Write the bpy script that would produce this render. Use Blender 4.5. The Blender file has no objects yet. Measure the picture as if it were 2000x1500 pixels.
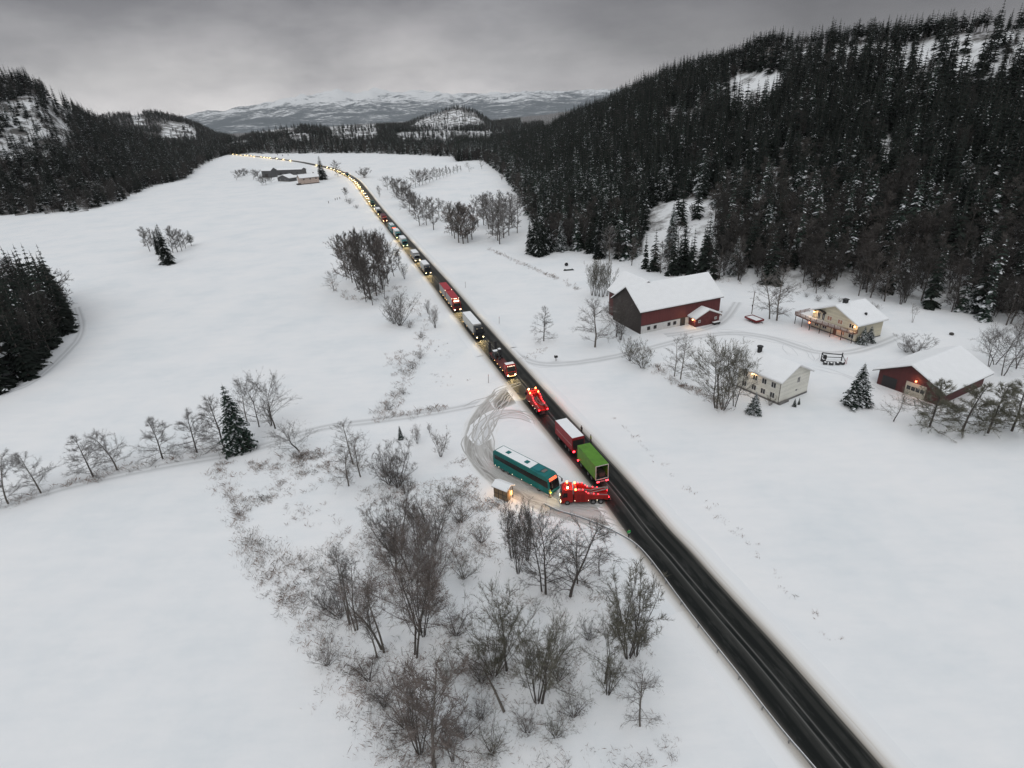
import bpy, bmesh, math, random
import numpy as np
from mathutils import Vector, Matrix

SC = bpy.context.scene
COL = SC.collection
R = math.radians
random.seed(7)

# ------------------------------------------------------------------ camera, sky, sun, exposure
CAM_H, PITCH, ROLL, FPX = 62.0, 25.4, 3.0, 1157.0        # metres, degrees, degrees, focal length in photo pixels
SKY_STRENGTH, SUN_STRENGTH, SUN_ELEV, SUN_AZ = 0.10, 0.55, 48.0, 200.0
HAZE_DENSITY = 3.4e-5
_p, _r = R(PITCH), R(ROLL)
CF = np.array([0, math.cos(_p), -math.sin(_p)])
_R0 = np.array([1.0, 0, 0]); _U0 = np.cross(_R0, CF)
CR = math.cos(_r) * _R0 - math.sin(_r) * _U0
CU = math.sin(_r) * _R0 + math.cos(_r) * _U0
CAM = np.array([0, 0, CAM_H])

cam = bpy.data.cameras.new('camera'); cam_o = bpy.data.objects.new('camera', cam); COL.objects.link(cam_o)
cam.sensor_width = 36.0; cam.lens = FPX / 2000 * 36.0; cam.clip_start = 1.0; cam.clip_end = 40000
cam_o.matrix_world = Matrix(((CR[0], CU[0], -CF[0], 0), (CR[1], CU[1], -CF[1], 0), (CR[2], CU[2], -CF[2], CAM_H), (0, 0, 0, 1)))
SC.camera = cam_o

W = bpy.data.worlds.new('World'); SC.world = W; W.use_nodes = True
nt = W.node_tree; N = nt.nodes; Lk = nt.links; N.clear()
def nd(tree, t, **kw):
    n = tree.nodes.new(t)
    for k, v in kw.items():
        if k.startswith('i_'):
            key = k[2:]
            n.inputs[int(key) if key.isdigit() else key.replace('_', ' ')].default_value = v
        else: setattr(n, k, v)
    return n
def ramp(tree, pts, interp='LINEAR'):
    n = tree.nodes.new('ShaderNodeValToRGB'); e = n.color_ramp.elements; n.color_ramp.interpolation = interp
    while len(e) < len(pts): e.new(0.5)
    for q, (p, c) in zip(e, pts): q.position = p; q.color = (*c, 1) if len(c) == 3 else c
    return n
sky = nd(nt, 'ShaderNodeTexSky', sky_type='NISHITA', sun_disc=False, sun_elevation=R(SUN_ELEV), sun_rotation=R(SUN_AZ))
sky_v = nd(nt, 'ShaderNodeHueSaturation'); sky_v.inputs['Saturation'].default_value = 0.25
Lk.new(sky.outputs[0], sky_v.inputs['Color'])
sk_s = nd(nt, 'ShaderNodeVectorMath', operation='SCALE'); sk_s.inputs['Scale'].default_value = SKY_STRENGTH
Lk.new(sky_v.outputs[0], sk_s.inputs[0])
tc = nd(nt, 'ShaderNodeTexCoord'); sep = nd(nt, 'ShaderNodeSeparateXYZ'); Lk.new(tc.outputs['Generated'], sep.inputs[0])
# cloud deck: grey with soft darker rolls, paler where it thins towards the valley's end, brighter overhead
cz = ramp(nt, [(0.0, (.80, .785, .78)), (.025, (.70, .685, .685)), (.055, (.50, .495, .50)), (.10, (.37, .367, .38)), (.14, (.25, .25, .265)), (.22, (.30, .305, .32)), (.45, (.68, .705, .73)), (1.0, (.86, .90, .94))])
Lk.new(sep.outputs['Z'], cz.inputs[0])
mp = nd(nt, 'ShaderNodeMapping'); mp.inputs['Scale'].default_value = (2.0, 2.0, 5.0); Lk.new(tc.outputs['Generated'], mp.inputs[0])
nz = nd(nt, 'ShaderNodeTexNoise', i_Scale=2.2, i_Detail=6.0, i_Roughness=.58); Lk.new(mp.outputs[0], nz.inputs['Vector'])
nr = ramp(nt, [(.34, (.74, .74, .755)), (.66, (1.24, 1.23, 1.22))]); Lk.new(nz.outputs['Fac'], nr.inputs[0])
azr = ramp(nt, [(0.20, (1.02, 1.02, 1.02)), (.45, (1.04, 1.03, 1.03)), (.50, (.92, .92, .93)), (.58, (.60, .60, .615)), (.70, (.38, .38, .395)), (1.0, (.33, .33, .345))])
mr = nd(nt, 'ShaderNodeMapRange', i_1=-1.0, i_2=1.0); Lk.new(sep.outputs['X'], mr.inputs[0]); Lk.new(mr.outputs[0], azr.inputs[0])
# the dark cloud to the right only lies low; overhead it opens again
hz = nd(nt, 'ShaderNodeMapRange', i_1=.22, i_2=.5); Lk.new(sep.outputs['Z'], hz.inputs[0])
mz = nd(nt, 'ShaderNodeMix', data_type='RGBA'); Lk.new(hz.outputs[0], mz.inputs['Factor']); Lk.new(azr.outputs[0], mz.inputs[6]); mz.inputs[7].default_value = (1, 1, 1, 1)
m1 = nd(nt, 'ShaderNodeMix', data_type='RGBA', blend_type='MULTIPLY'); m1.inputs[0].default_value = 1
Lk.new(cz.outputs[0], m1.inputs[6]); Lk.new(nr.outputs[0], m1.inputs[7])
m2 = nd(nt, 'ShaderNodeMix', data_type='RGBA', blend_type='MULTIPLY'); m2.inputs[0].default_value = 1
Lk.new(m1.outputs[2], m2.inputs[6]); Lk.new(mz.outputs[2], m2.inputs[7])
m3 = nd(nt, 'ShaderNodeMix', data_type='RGBA'); m3.inputs[0].default_value = .94
Lk.new(sk_s.outputs[0], m3.inputs[6]); Lk.new(m2.outputs[2], m3.inputs[7])
bg = nd(nt, 'ShaderNodeBackground'); bg.inputs['Strength'].default_value = 1.0; Lk.new(m3.outputs[2], bg.inputs['Color'])
wo = nd(nt, 'ShaderNodeOutputWorld'); Lk.new(bg.outputs[0], wo.inputs['Surface'])

sun = bpy.data.lights.new('sun', 'SUN'); sun.energy = SUN_STRENGTH; sun.angle = R(35); sun.color = (1, .97, .92)
sun_o = bpy.data.objects.new('sun', sun); COL.objects.link(sun_o)
_sd = Vector((math.sin(R(SUN_AZ)) * math.cos(R(SUN_ELEV)), math.cos(R(SUN_AZ)) * math.cos(R(SUN_ELEV)), math.sin(R(SUN_ELEV))))
sun_o.rotation_euler = _sd.to_track_quat('Z', 'Y').to_euler()
vs = SC.view_settings; vs.view_transform = 'Standard'; vs.look = 'None'; vs.exposure = 0.0; vs.gamma = 1.0; vs.use_curve_mapping = False
SC.cycles.max_bounces = 6; SC.cycles.diffuse_bounces = 3; SC.cycles.glossy_bounces = 3; SC.cycles.transmission_bounces = 4
SC.cycles.volume_bounces = 0; SC.cycles.transparent_max_bounces = 8; SC.cycles.use_denoising = True; SC.cycles.denoising_prefilter = 'ACCURATE'; SC.cycles.sample_clamp_indirect = 1.0; SC.cycles.sample_clamp_direct = 12.0; SC.cycles.use_adaptive_sampling = False
SC.cycles.caustics_reflective = False; SC.cycles.caustics_refractive = False

# ------------------------------------------------------------------ small helpers
def ray(x, y):
    d = CF * FPX + CR * (x - 1000) - CU * (y - 750); return d / np.linalg.norm(d)
def at(x, y, z=0.0):
    """Point at height z that a photo pixel (2000 x 1500) looks at."""
    d = ray(x, y); t = (z - CAM_H) / d[2]; return CAM + d * t
def pix(P):
    v = np.asarray(P, float) - CAM; k = v @ CF
    return 1000 + FPX * (v @ CR) / k, 750 - FPX * (v @ CU) / k
def height_to(P, ty):
    lo, hi = 0.0, 80.0
    for _ in range(30):
        m = (lo + hi) / 2
        if pix((P[0], P[1], P[2] + m))[1] > ty: lo = m
        else: hi = m
    return lo
def tag(o, label=None, cat=None, group=None, kind=None):
    if label: o['label'] = label
    if cat: o['category'] = cat
    if group: o['group'] = group
    if kind: o['kind'] = kind
    return o
def empty(name, loc, rz=0.0, label=None, cat=None, group=None):
    o = bpy.data.objects.new(name, None); COL.objects.link(o); o.location = loc; o.rotation_euler.z = rz
    o.empty_display_size = .2
    return tag(o, label, cat, group)
def copy_tree(o, parent=None):
    c = o.copy(); COL.objects.link(c); c.parent = parent
    for ch in KIDS.get(o.name, ()): copy_tree(ch, c)
    return c
KIDS = {}
def link(name, me, parent=None):
    o = bpy.data.objects.new(name, me); COL.objects.link(o)
    if parent is not None:
        o.parent = parent; KIDS.setdefault(parent.name, []).append(o)
    return o
class MB:
    """Collects boxes, prisms and tubes; build() links them as ONE mesh object."""
    def __init__(s): s.v, s.f, s.m = [], [], []
    def add(s, vs, fs, m=0):
        b = len(s.v); s.v += [tuple(map(float, q)) for q in vs]
        for f in fs: s.f.append([b + i for i in f]); s.m.append(m)
        return s
    def box(s, x0, x1, y0, y1, z0, z1, m=0, tx=0, ty=0):
        vs = [(x0, y0, z0), (x1, y0, z0), (x1, y1, z0), (x0, y1, z0), (x0 + tx, y0 + ty, z1), (x1 - tx, y0 + ty, z1), (x1 - tx, y1 - ty, z1), (x0 + tx, y1 - ty, z1)]
        return s.add(vs, [(3, 2, 1, 0), (4, 5, 6, 7), (0, 1, 5, 4), (1, 2, 6, 5), (2, 3, 7, 6), (3, 0, 4, 7)], m)
    def prism(s, prof, a0, a1, axis='x', m=0):
        n = len(prof)
        mk = (lambda a, p: (a, p[0], p[1])) if axis == 'x' else (lambda a, p: (p[0], a, p[1])) if axis == 'y' else (lambda a, p: (p[0], p[1], a))
        vs = [mk(a0, p) for p in prof] + [mk(a1, p) for p in prof]
        return s.add(vs, [list(range(n))[::-1], list(range(n, 2 * n))] + [(i, (i + 1) % n, n + (i + 1) % n, n + i) for i in range(n)], m)
    def tube(s, pts, rad, n=6, m=0, cap=True):
        pts = [np.array(p, float) for p in pts]; k = len(pts)
        rad = [rad] * k if np.isscalar(rad) else list(rad)
        vs = []; prev = None
        for i, p in enumerate(pts):
            t = pts[min(i + 1, k - 1)] - pts[max(i - 1, 0)]; t = t / (np.linalg.norm(t) + 1e-9)
            a = np.array([1.0, 0, 0]) if abs(t[0]) < .8 else np.array([0, 1.0, 0])
            if prev is not None: a = prev
            u = a - t * (a @ t); u /= np.linalg.norm(u) + 1e-9; w = np.cross(t, u); prev = u
            vs += [p + rad[i] * (math.cos(2 * math.pi * j / n) * u + math.sin(2 * math.pi * j / n) * w) for j in range(n)]
        fs = [(i * n + j, i * n + (j + 1) % n, (i + 1) * n + (j + 1) % n, (i + 1) * n + j) for i in range(k - 1) for j in range(n)]
        if cap: fs += [list(range(n))[::-1], [(k - 1) * n + j for j in range(n)]]
        return s.add(vs, fs, m)
    def cyl(s, p, q, r, n=12, m=0, r2=None): return s.tube([p, q], [r, r if r2 is None else r2], n, m)
    def quad(s, a, b, c, d, m=0): return s.add([a, b, c, d], [(0, 1, 2, 3)], m)
    def ball(s, c, r, m=0, nu=8, nv=5, sz=1.0):
        vs = [(c[0], c[1], c[2] - r * sz)]
        for i in range(1, nv):
            ph = -math.pi / 2 + math.pi * i / nv
            vs += [(c[0] + r * math.cos(ph) * math.cos(2 * math.pi * j / nu), c[1] + r * math.cos(ph) * math.sin(2 * math.pi * j / nu), c[2] + r * sz * math.sin(ph)) for j in range(nu)]
        vs.append((c[0], c[1], c[2] + r * sz)); e = len(vs) - 1
        fs = [(0, 1 + (j + 1) % nu, 1 + j) for j in range(nu)] + [(e, e - nu + j, e - nu + (j + 1) % nu) for j in range(nu)]
        for i in range(nv - 2): fs += [(1 + i * nu + j, 1 + i * nu + (j + 1) % nu, 1 + (i + 1) * nu + (j + 1) % nu, 1 + (i + 1) * nu + j) for j in range(nu)]
        return s.add(vs, fs, m)
    def mesh(s, name, mats, bevel=0, smooth=False, seg=2):
        me = bpy.data.meshes.new(name); me.from_pydata(s.v, [], s.f)
        for x in (mats if isinstance(mats, (list, tuple)) else [mats]): me.materials.append(x)
        me.polygons.foreach_set('material_index', s.m)
        if bevel:
            bm = bmesh.new(); bm.from_mesh(me); bmesh.ops.remove_doubles(bm, verts=bm.verts, dist=1e-4)
            es = [e for e in bm.edges if len(e.link_faces) == 2 and e.calc_face_angle(0) > .5]
            bmesh.ops.bevel(bm, geom=es, offset=bevel, segments=seg, profile=.6, affect='EDGES', clamp_overlap=True)
            bm.to_mesh(me); bm.free()
        if smooth: me.polygons.foreach_set('use_smooth', [True] * len(me.polygons))
        me.update(); return me
    def build(s, name, mats, parent=None, bevel=0, smooth=False, seg=2): return link(name, s.mesh(name, mats, bevel, smooth, seg), parent)
def np_mesh(name, V, F, mats, mi=None, smooth=False):
    """V (n,3), F list of arrays of polygons with equal vertex count."""
    me = bpy.data.meshes.new(name); F = [np.asarray(f, np.int32) for f in F if len(f)]
    me.vertices.add(len(V)); me.vertices.foreach_set('co', np.asarray(V, np.float32).ravel())
    loops = np.concatenate([f.ravel() for f in F]); tot = np.concatenate([np.full(len(f), f.shape[1], np.int32) for f in F])
    me.loops.add(len(loops)); me.loops.foreach_set('vertex_index', loops)
    me.polygons.add(len(tot)); me.polygons.foreach_set('loop_start', np.concatenate([[0], np.cumsum(tot)[:-1]]).astype(np.int32))
    for x in (mats if isinstance(mats, (list, tuple)) else [mats]): me.materials.append(x)
    if mi is not None: me.polygons.foreach_set('material_index', np.asarray(mi, np.int32))
    if smooth: me.polygons.foreach_set('use_smooth', np.ones(len(tot), bool))
    me.update(calc_edges=True); return me

# value noise for terrain and scatter
def _hash(i, j, s):
    n = (i * 374761393 + j * 668265263 + s * 974711) & 0x7fffffff
    n = ((n ^ (n >> 13)) * 1274126177) & 0x7fffffff
    return ((n ^ (n >> 16)) & 0xffff) / 65535.0
def vnoise(x, y, s=0):
    x = np.asarray(x, float); y = np.asarray(y, float)
    i = np.floor(x).astype(np.int64); j = np.floor(y).astype(np.int64); fx = x - i; fy = y - j
    fx = fx * fx * (3 - 2 * fx); fy = fy * fy * (3 - 2 * fy)
    a = _hash(i, j, s); b = _hash(i + 1, j, s); c = _hash(i, j + 1, s); d = _hash(i + 1, j + 1, s)
    return (a * (1 - fx) + b * fx) * (1 - fy) + (c * (1 - fx) + d * fx) * fy
def fbm(x, y, s=0, o=4):
    t = 0; a = .5
    for k in range(o): t = t + a * vnoise(x, y, s + k); x = x * 2.03 + 3.1; y = y * 2.03 + 1.7; a *= .5
    return t / (1 - .5 ** o)
def inside(px, py, poly):
    px = np.asarray(px); py = np.asarray(py); c = np.zeros(px.shape, bool); n = len(poly)
    for i in range(n):
        (x0, y0), (x1, y1) = poly[i], poly[i - 1]
        if y0 == y1: continue
        c ^= ((y0 > py) != (y1 > py)) & (px < (x1 - x0) * (py - y0) / (y1 - y0) + x0)
    return c
def pixv(P):
    v = P - CAM; k = v @ CF; k = np.where(k < 1, 1, k)
    return 1000 + FPX * (v @ CR) / k, 750 - FPX * (v @ CU) / k

# ------------------------------------------------------------------ materials
MATS = {}
def mat(name, col, rough=.6, metal=0, spec=None, noise=0, nscale=3.0, bump=0, bscale=20.0, emit=None, estr=0, col2=None, coat=0):
    if name in MATS: return MATS[name]
    m = bpy.data.materials.new(name); m.use_nodes = True; t = m.node_tree; b = t.nodes['Principled BSDF']
    b.inputs['Base Color'].default_value = (*col, 1); b.inputs['Roughness'].default_value = rough; b.inputs['Metallic'].default_value = metal
    if spec is not None: b.inputs['Specular IOR Level'].default_value = spec
    if coat: b.inputs['Coat Weight'].default_value = coat
    if emit: b.inputs['Emission Color'].default_value = (*emit, 1); b.inputs['Emission Strength'].default_value = estr
    if noise or col2 or bump:
        tcn = nd(t, 'ShaderNodeTexCoord')
    if noise or col2:
        n = nd(t, 'ShaderNodeTexNoise', i_Scale=nscale, i_Detail=5.0, i_Roughness=.6); t.links.new(tcn.outputs['Object'], n.inputs['Vector'])
        c2 = col2 or tuple(c * (1 - noise) for c in col); lo = 0.5 - .22; hi = .5 + .22
        r = ramp(t, [(lo, c2), (hi, col if col2 else tuple(min(1, c * (1 + noise)) for c in col))]); t.links.new(n.outputs['Fac'], r.inputs[0]); t.links.new(r.outputs[0], b.inputs['Base Color'])
    if bump:
        n2 = nd(t, 'ShaderNodeTexNoise', i_Scale=bscale, i_Detail=4.0); t.links.new(tcn.outputs['Object'], n2.inputs['Vector'])
        bp = nd(t, 'ShaderNodeBump', i_Strength=bump); bp.inputs['Distance'].default_value = .1; t.links.new(n2.outputs['Fac'], bp.inputs['Height']); t.links.new(bp.outputs[0], b.inputs['Normal'])
    MATS[name] = m; return m
def boards(name, col, width=.15, axis=2, dark=.72, rough=.7):
    """Painted boards: thin darker joints every `width` metres along an axis of object space, slight wear between boards."""
    if name in MATS: return MATS[name]
    m = mat(name, col, rough); t = m.node_tree; b = t.nodes['Principled BSDF']
    tcn = nd(t, 'ShaderNodeTexCoord'); sp = nd(t, 'ShaderNodeSeparateXYZ'); t.links.new(tcn.outputs['Object'], sp.inputs[0])
    mu = nd(t, 'ShaderNodeMath', operation='DIVIDE'); t.links.new(sp.outputs[axis], mu.inputs[0]); mu.inputs[1].default_value = width
    if axis < 2:
        ad = nd(t, 'ShaderNodeMath', operation='ADD'); t.links.new(sp.outputs[0], ad.inputs[0]); t.links.new(sp.outputs[1], ad.inputs[1]); t.links.new(ad.outputs[0], mu.inputs[0])
    fr = nd(t, 'ShaderNodeMath', operation='FRACT'); t.links.new(mu.outputs[0], fr.inputs[0])
    r = ramp(t, [(0, tuple(c * dark for c in col)), (.12, col), (1, col)]); t.links.new(fr.outputs[0], r.inputs[0])
    fl = nd(t, 'ShaderNodeMath', operation='FLOOR'); t.links.new(mu.outputs[0], fl.inputs[0])
    wn = nd(t, 'ShaderNodeTexWhiteNoise', noise_dimensions='1D'); t.links.new(fl.outputs[0], wn.inputs['W'])
    nn = nd(t, 'ShaderNodeTexNoise', i_Scale=.8, i_Detail=4.0); t.links.new(tcn.outputs['Object'], nn.inputs['Vector'])
    av = nd(t, 'ShaderNodeMath', operation='ADD'); t.links.new(wn.outputs[0], av.inputs[0]); t.links.new(nn.outputs['Fac'], av.inputs[1])
    r2 = ramp(t, [(.2, (.8, .8, .8)), (1, (1.12, 1.12, 1.12))]); t.links.new(av.outputs[0], r2.inputs[0])
    mx = nd(t, 'ShaderNodeMix', data_type='RGBA', blend_type='MULTIPLY'); mx.inputs[0].default_value = 1
    t.links.new(r.outputs[0], mx.inputs[6]); t.links.new(r2.outputs[0], mx.inputs[7]); t.links.new(mx.outputs[2], b.inputs['Base Color'])
    return m
def snow_mat(name, big=0.0):
    m = mat(name, (.80, .815, .83), .75, spec=.25); t = m.node_tree; b = t.nodes['Principled BSDF']
    tcn = nd(t, 'ShaderNodeTexCoord')
    n1 = nd(t, 'ShaderNodeTexNoise', i_Scale=.05, i_Detail=9.0, i_Roughness=.68); t.links.new(tcn.outputs['Object'], n1.inputs['Vector'])
    r1 = ramp(t, [(.3, (.725, .755, .775)), (.5, (.80, .81, .82)), (.7, (.845, .84, .84))]); t.links.new(n1.outputs['Fac'], r1.inputs[0])
    mw = nd(t, 'ShaderNodeMapping'); mw.inputs['Rotation'].default_value = (0, 0, R(28)); mw.inputs['Scale'].default_value = (.12, .5, 1); t.links.new(tcn.outputs['Object'], mw.inputs[0])      # wind-combed crust, its relief shading put into the colour
    nw = nd(t, 'ShaderNodeTexNoise', i_Scale=1.0, i_Detail=7.0, i_Roughness=.66); t.links.new(mw.outputs[0], nw.inputs['Vector']); rw = ramp(t, [(.36, (.972, .978, .982)), (.55, (1, 1, 1)), (.7, (1.01, 1.01, 1.01))]); t.links.new(nw.outputs['Fac'], rw.inputs[0])
    mxw = nd(t, 'ShaderNodeMix', data_type='RGBA', blend_type='MULTIPLY'); mxw.inputs[0].default_value = 1; t.links.new(r1.outputs[0], mxw.inputs[6]); t.links.new(rw.outputs[0], mxw.inputs[7]); t.links.new(mxw.outputs[2], b.inputs['Base Color'])
    n2 = nd(t, 'ShaderNodeTexNoise', i_Scale=.9, i_Detail=6.0, i_Roughness=.65); t.links.new(tcn.outputs['Object'], n2.inputs['Vector'])
    bp = nd(t, 'ShaderNodeBump', i_Strength=.35); bp.inputs['Distance'].default_value = .12; t.links.new(n2.outputs['Fac'], bp.inputs['Height'])
    n3 = nd(t, 'ShaderNodeTexNoise', i_Scale=.09, i_Detail=3.0); t.links.new(tcn.outputs['Object'], n3.inputs['Vector'])
    bp2 = nd(t, 'ShaderNodeBump', i_Strength=.35); bp2.inputs['Distance'].default_value = .6; t.links.new(n3.outputs['Fac'], bp2.inputs['Height']); t.links.new(bp.outputs[0], bp2.inputs['Normal'])
    t.links.new(bp2.outputs[0], b.inputs['Normal']); return m
SNOW = snow_mat('snow')
ROOF_SNOW = mat('roof_snow', (.82, .83, .84), .8, noise=.03, nscale=.6, bump=.25, bscale=3)
# ------------------------------------------------------------------ terrain: one polar height field round the point below the camera
def az_of(P): return math.degrees(math.atan2(P[0], P[1]))
def _layer(foot, ridge, fall=500.0, power=1.12):
    fa, fr, ra, rr, rz = [], [], [], [], []
    for q in foot:
        if len(q) == 2: P = at(*q); fa.append(az_of(P)); fr.append(math.hypot(P[0], P[1]))
        else:
            d = ray(q[0], q[1]); fa.append(az_of(d)); fr.append(q[2])
    for x, y, dist in ridge:
        d = ray(x, y); k = dist / math.hypot(d[0], d[1]); ra.append(az_of(d)); rr.append(dist); rz.append(max(0.0, CAM_H + d[2] * k))
    o = np.argsort(fa); o2 = np.argsort(ra)
    return dict(fa=np.array(fa)[o], fr=np.array(fr)[o], ra=np.array(ra)[o2], rr=np.array(rr)[o2], rz=np.array(rz)[o2], fall=fall, power=power)
HILLS = [
    # the long forested hill behind the farm
    _layer([(940, 312), (985, 345), (1005, 372), (1035, 430), (1060, 480), (1165, 490), (1230, 515), (1300, 530), (1420, 545), (1560, 560), (1700, 575), (1850, 600), (1960, 625), (2050, 650), (2400, 760), (3200, 900)],
           [(945, 297, 1050), (970, 287, 950), (1060, 262, 850), (1130, 228, 760), (1200, 195, 690), (1300, 155, 620), (1400, 124, 560), (1500, 102, 520), (1600, 90, 490), (1700, 84, 470), (1850, 70, 440), (2000, 62, 420), (2400, 50, 400), (3200, 40, 400)]),
    # the rocky hill on the other side of the valley
    _layer([(-900, 520), (-300, 440), (0, 420), (100, 415), (160, 412), (225, 396), (300, 362), (362, 350), (378, 334), (405, 316), (440, 303)],
           [(-900, -60, 800), (-300, 60, 850), (0, 160, 900), (60, 170, 900), (130, 212, 950), (200, 245, 1000), (300, 284, 1100), (400, 300, 1200), (445, 303, 1300)]),
    # wooded hill with a cliff
    _layer([(150, 290, 1350), (520, 300, 1350)], [(150, 250, 2000), (225, 226, 2000), (300, 224, 2000), (350, 232, 2000), (385, 242, 2000), (420, 262, 1950), (470, 274, 1900), (540, 285, 1800)]),
    # low wooded rise across the valley's end
    _layer([(430, 300), (550, 300), (700, 299), (850, 305), (1010, 311)], [(400, 286, 1300), (520, 272, 1350), (600, 262, 1350), (700, 258, 1350), (760, 258, 1350), (900, 268, 1300), (960, 270, 1250), (1010, 280, 1200), (1060, 285, 1200)]),
    _layer([(470, 280, 1500), (1060, 280, 1500)], [(470, 275, 1800), (500, 264, 1800), (540, 252, 1800), (580, 249, 1800), (640, 253, 1800), (760, 249, 1800), (860, 247, 1800), (950, 253, 1750), (1010, 264, 1700), (1080, 270, 1700)]),
    # round hill with a snowy cliff
    _layer([(700, 270, 1900), (1000, 270, 1900)], [(700, 264, 2250), (740, 258, 2250), (790, 246, 2250), (830, 229, 2250), (870, 216, 2250), (900, 209, 2250), (925, 214, 2250), (945, 229, 2250), (960, 248, 2250), (972, 264, 2250)], 350),
    # mountains under the cloud
    _layer([(-800, 260, 3000), (2600, 200, 3000)], [(-800, 290, 5600), (250, 236, 5600), (330, 236, 5600), (370, 228, 5600), (450, 215, 5600), (550, 200, 5600), (640, 186, 5600), (720, 184, 5800), (800, 186, 6000), (900, 188, 6000), (1000, 182, 5600), (1080, 184, 5600), (1170, 182, 5600), (1250, 178, 5600), (1500, 160, 5600), (2600, 120, 5600)], 3000, 1.0),
    _layer([(-800, 260, 2700), (2600, 200, 2700)], [(-800, 290, 3600), (330, 256, 3600), (380, 246, 3600), (430, 236, 3600), (500, 226, 3700), (560, 232, 3600), (640, 228, 3800), (720, 240, 3500), (860, 226, 3600), (930, 236, 3600), (1000, 215, 3800), (1060, 208, 3800), (1120, 215, 3800), (1180, 225, 3800), (1300, 200, 3600), (2600, 170, 3600)], 900, 1.0),
]
def layer_z(L, az, r):
    fr = np.interp(az, L['fa'], L['fr']); rr = np.interp(az, L['ra'], L['rr']); rz = np.interp(az, L['ra'], L['rz'], left=0, right=0 if L is not HILLS[0] else None)
    rr = np.maximum(rr, fr + 40)
    s = np.clip((r - fr) / (rr - fr), 0, 1)
    up = s ** L['power']
    d = np.clip((r - rr) / L['fall'], 0, 1); d = d * d * (3 - 2 * d)
    return rz * np.where(r <= rr, up, 1 - .75 * d) * (r > fr)
ROUGH = [(415, 905), (440, 965), (470, 1030), (505, 1110), (560, 1180), (640, 1270), (670, 1330), (720, 1410), (760, 1500), (800, 1560), (1290, 1560), (1330, 1450), (1300, 1330), (1262, 1255), (1205, 1165), (1120, 1060), (1010, 1010), (945, 965), (905, 890), (860, 915), (790, 930), (700, 905), (640, 890), (560, 895), (480, 902)]
def terrain(x, y, full=False):
    x = np.asarray(x, float); y = np.asarray(y, float)
    az = np.degrees(np.arctan2(x, y)); r = np.hypot(x, y)
    zs = [layer_z(L, az, r) for L in HILLS]
    Z = np.stack(zs); k = np.argmax(Z, 0); z = np.max(Z, 0)
    n = fbm(x / 70, y / 70, 11, 4) - .5; z = z + n * np.minimum(z * .35, 16)
    big = fbm(x / 520, y / 520, 31, 5) - .5; rdg = .5 - np.abs(fbm(x / 300, y / 420, 61, 4) - .5) * 2; z = z + np.where(k >= 6, big * np.minimum(z * .9, 150) + (rdg - .2) * np.minimum(z * .6, 95), 0)
    # gentle swells of the fields, none by the road or the farm
    far = np.clip((r - 60) / 200, 0, 1)
    z = z + np.where(z < .5, 0, 0) + .0 * far
    z = np.maximum(z, 0)
    if full: return z, np.where(z > .6, k, -1)
    return z
def ground(px, py):
    """Point of the terrain that a photo pixel looks at."""
    d = ray(px, py); t = np.concatenate([np.arange(20, 1500, 1.0), np.arange(1500, 9000, 10.0)])
    P = CAM + d[None] * t[:, None]; h = P[:, 2] - terrain(P[:, 0], P[:, 1])
    i = int(np.argmax(h < 0)) if (h < 0).any() else len(t) - 1
    a, b = h[i - 1], h[i]; tt = t[i - 1] + (t[i] - t[i - 1]) * (a / (a - b + 1e-9)); Q = CAM + d * tt
    return np.array([Q[0], Q[1], float(terrain(Q[0], Q[1]))])

AZ = np.radians(np.concatenate([np.arange(-180, -56, 3.0), np.arange(-56, 60, .25), np.arange(60, 180, 3.0)]))
RR = [6.0]
while RR[-1] < 9000: RR.append(RR[-1] * (1.022 if RR[-1] < 2500 else 1.03))
RR = np.array(RR)
_A, _Rr = np.meshgrid(AZ, RR, indexing='ij'); TX = _Rr * np.sin(_A); TY = _Rr * np.cos(_A)
TZ, TK = terrain(TX, TY, True)
na, nr_ = TX.shape
VV = np.stack([TX, TY, TZ], -1).reshape(-1, 3); VV = np.vstack([VV, [[0, 0, 0]]])
ii, jj = np.meshgrid(np.arange(na), np.arange(nr_ - 1), indexing='ij'); ii = ii.ravel(); jj = jj.ravel(); i2 = (ii + 1) % na
Q = np.stack([ii * nr_ + jj, i2 * nr_ + jj, i2 * nr_ + jj + 1, ii * nr_ + jj + 1], -1)[:, ::-1]
fk = np.maximum(TK[ii, jj + 1], np.maximum(TK[i2, jj + 1], TK[ii, jj]))
tri = np.stack([np.arange(na) * nr_, (np.arange(na) + 1) % na * nr_, np.full(na, na * nr_)], -1)[:, ::-1]

mm = mat('mountain_ground', (.8, .8, .8), .85); t = mm.node_tree; b = t.nodes['Principled BSDF']
tcn = nd(t, 'ShaderNodeTexCoord'); g = nd(t, 'ShaderNodeNewGeometry'); sp = nd(t, 'ShaderNodeSeparateXYZ'); t.links.new(g.outputs['Position'], sp.inputs[0])
mpn = nd(t, 'ShaderNodeMapping'); mpn.inputs['Scale'].default_value = (1, 1, 2.5); t.links.new(tcn.outputs['Object'], mpn.inputs[0])
n1 = nd(t, 'ShaderNodeTexNoise', i_Scale=.006, i_Detail=9.0, i_Roughness=.72); t.links.new(mpn.outputs[0], n1.inputs['Vector'])
n2 = nd(t, 'ShaderNodeTexNoise', i_Scale=.03, i_Detail=6.0, i_Roughness=.75); t.links.new(mpn.outputs[0], n2.inputs['Vector'])
hm = nd(t, 'ShaderNodeMapRange', i_1=40.0, i_2=210.0, i_3=-.07, i_4=.22); hm.clamp = True; t.links.new(sp.outputs['Z'], hm.inputs[0])
a1 = nd(t, 'ShaderNodeMath', operation='ADD'); t.links.new(n1.outputs['Fac'], a1.inputs[0]); t.links.new(hm.outputs[0], a1.inputs[1])
s2 = nd(t, 'ShaderNodeMath', operation='MULTIPLY_ADD', i_1=.62, i_2=-.31); t.links.new(n2.outputs['Fac'], s2.inputs[0])
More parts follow.
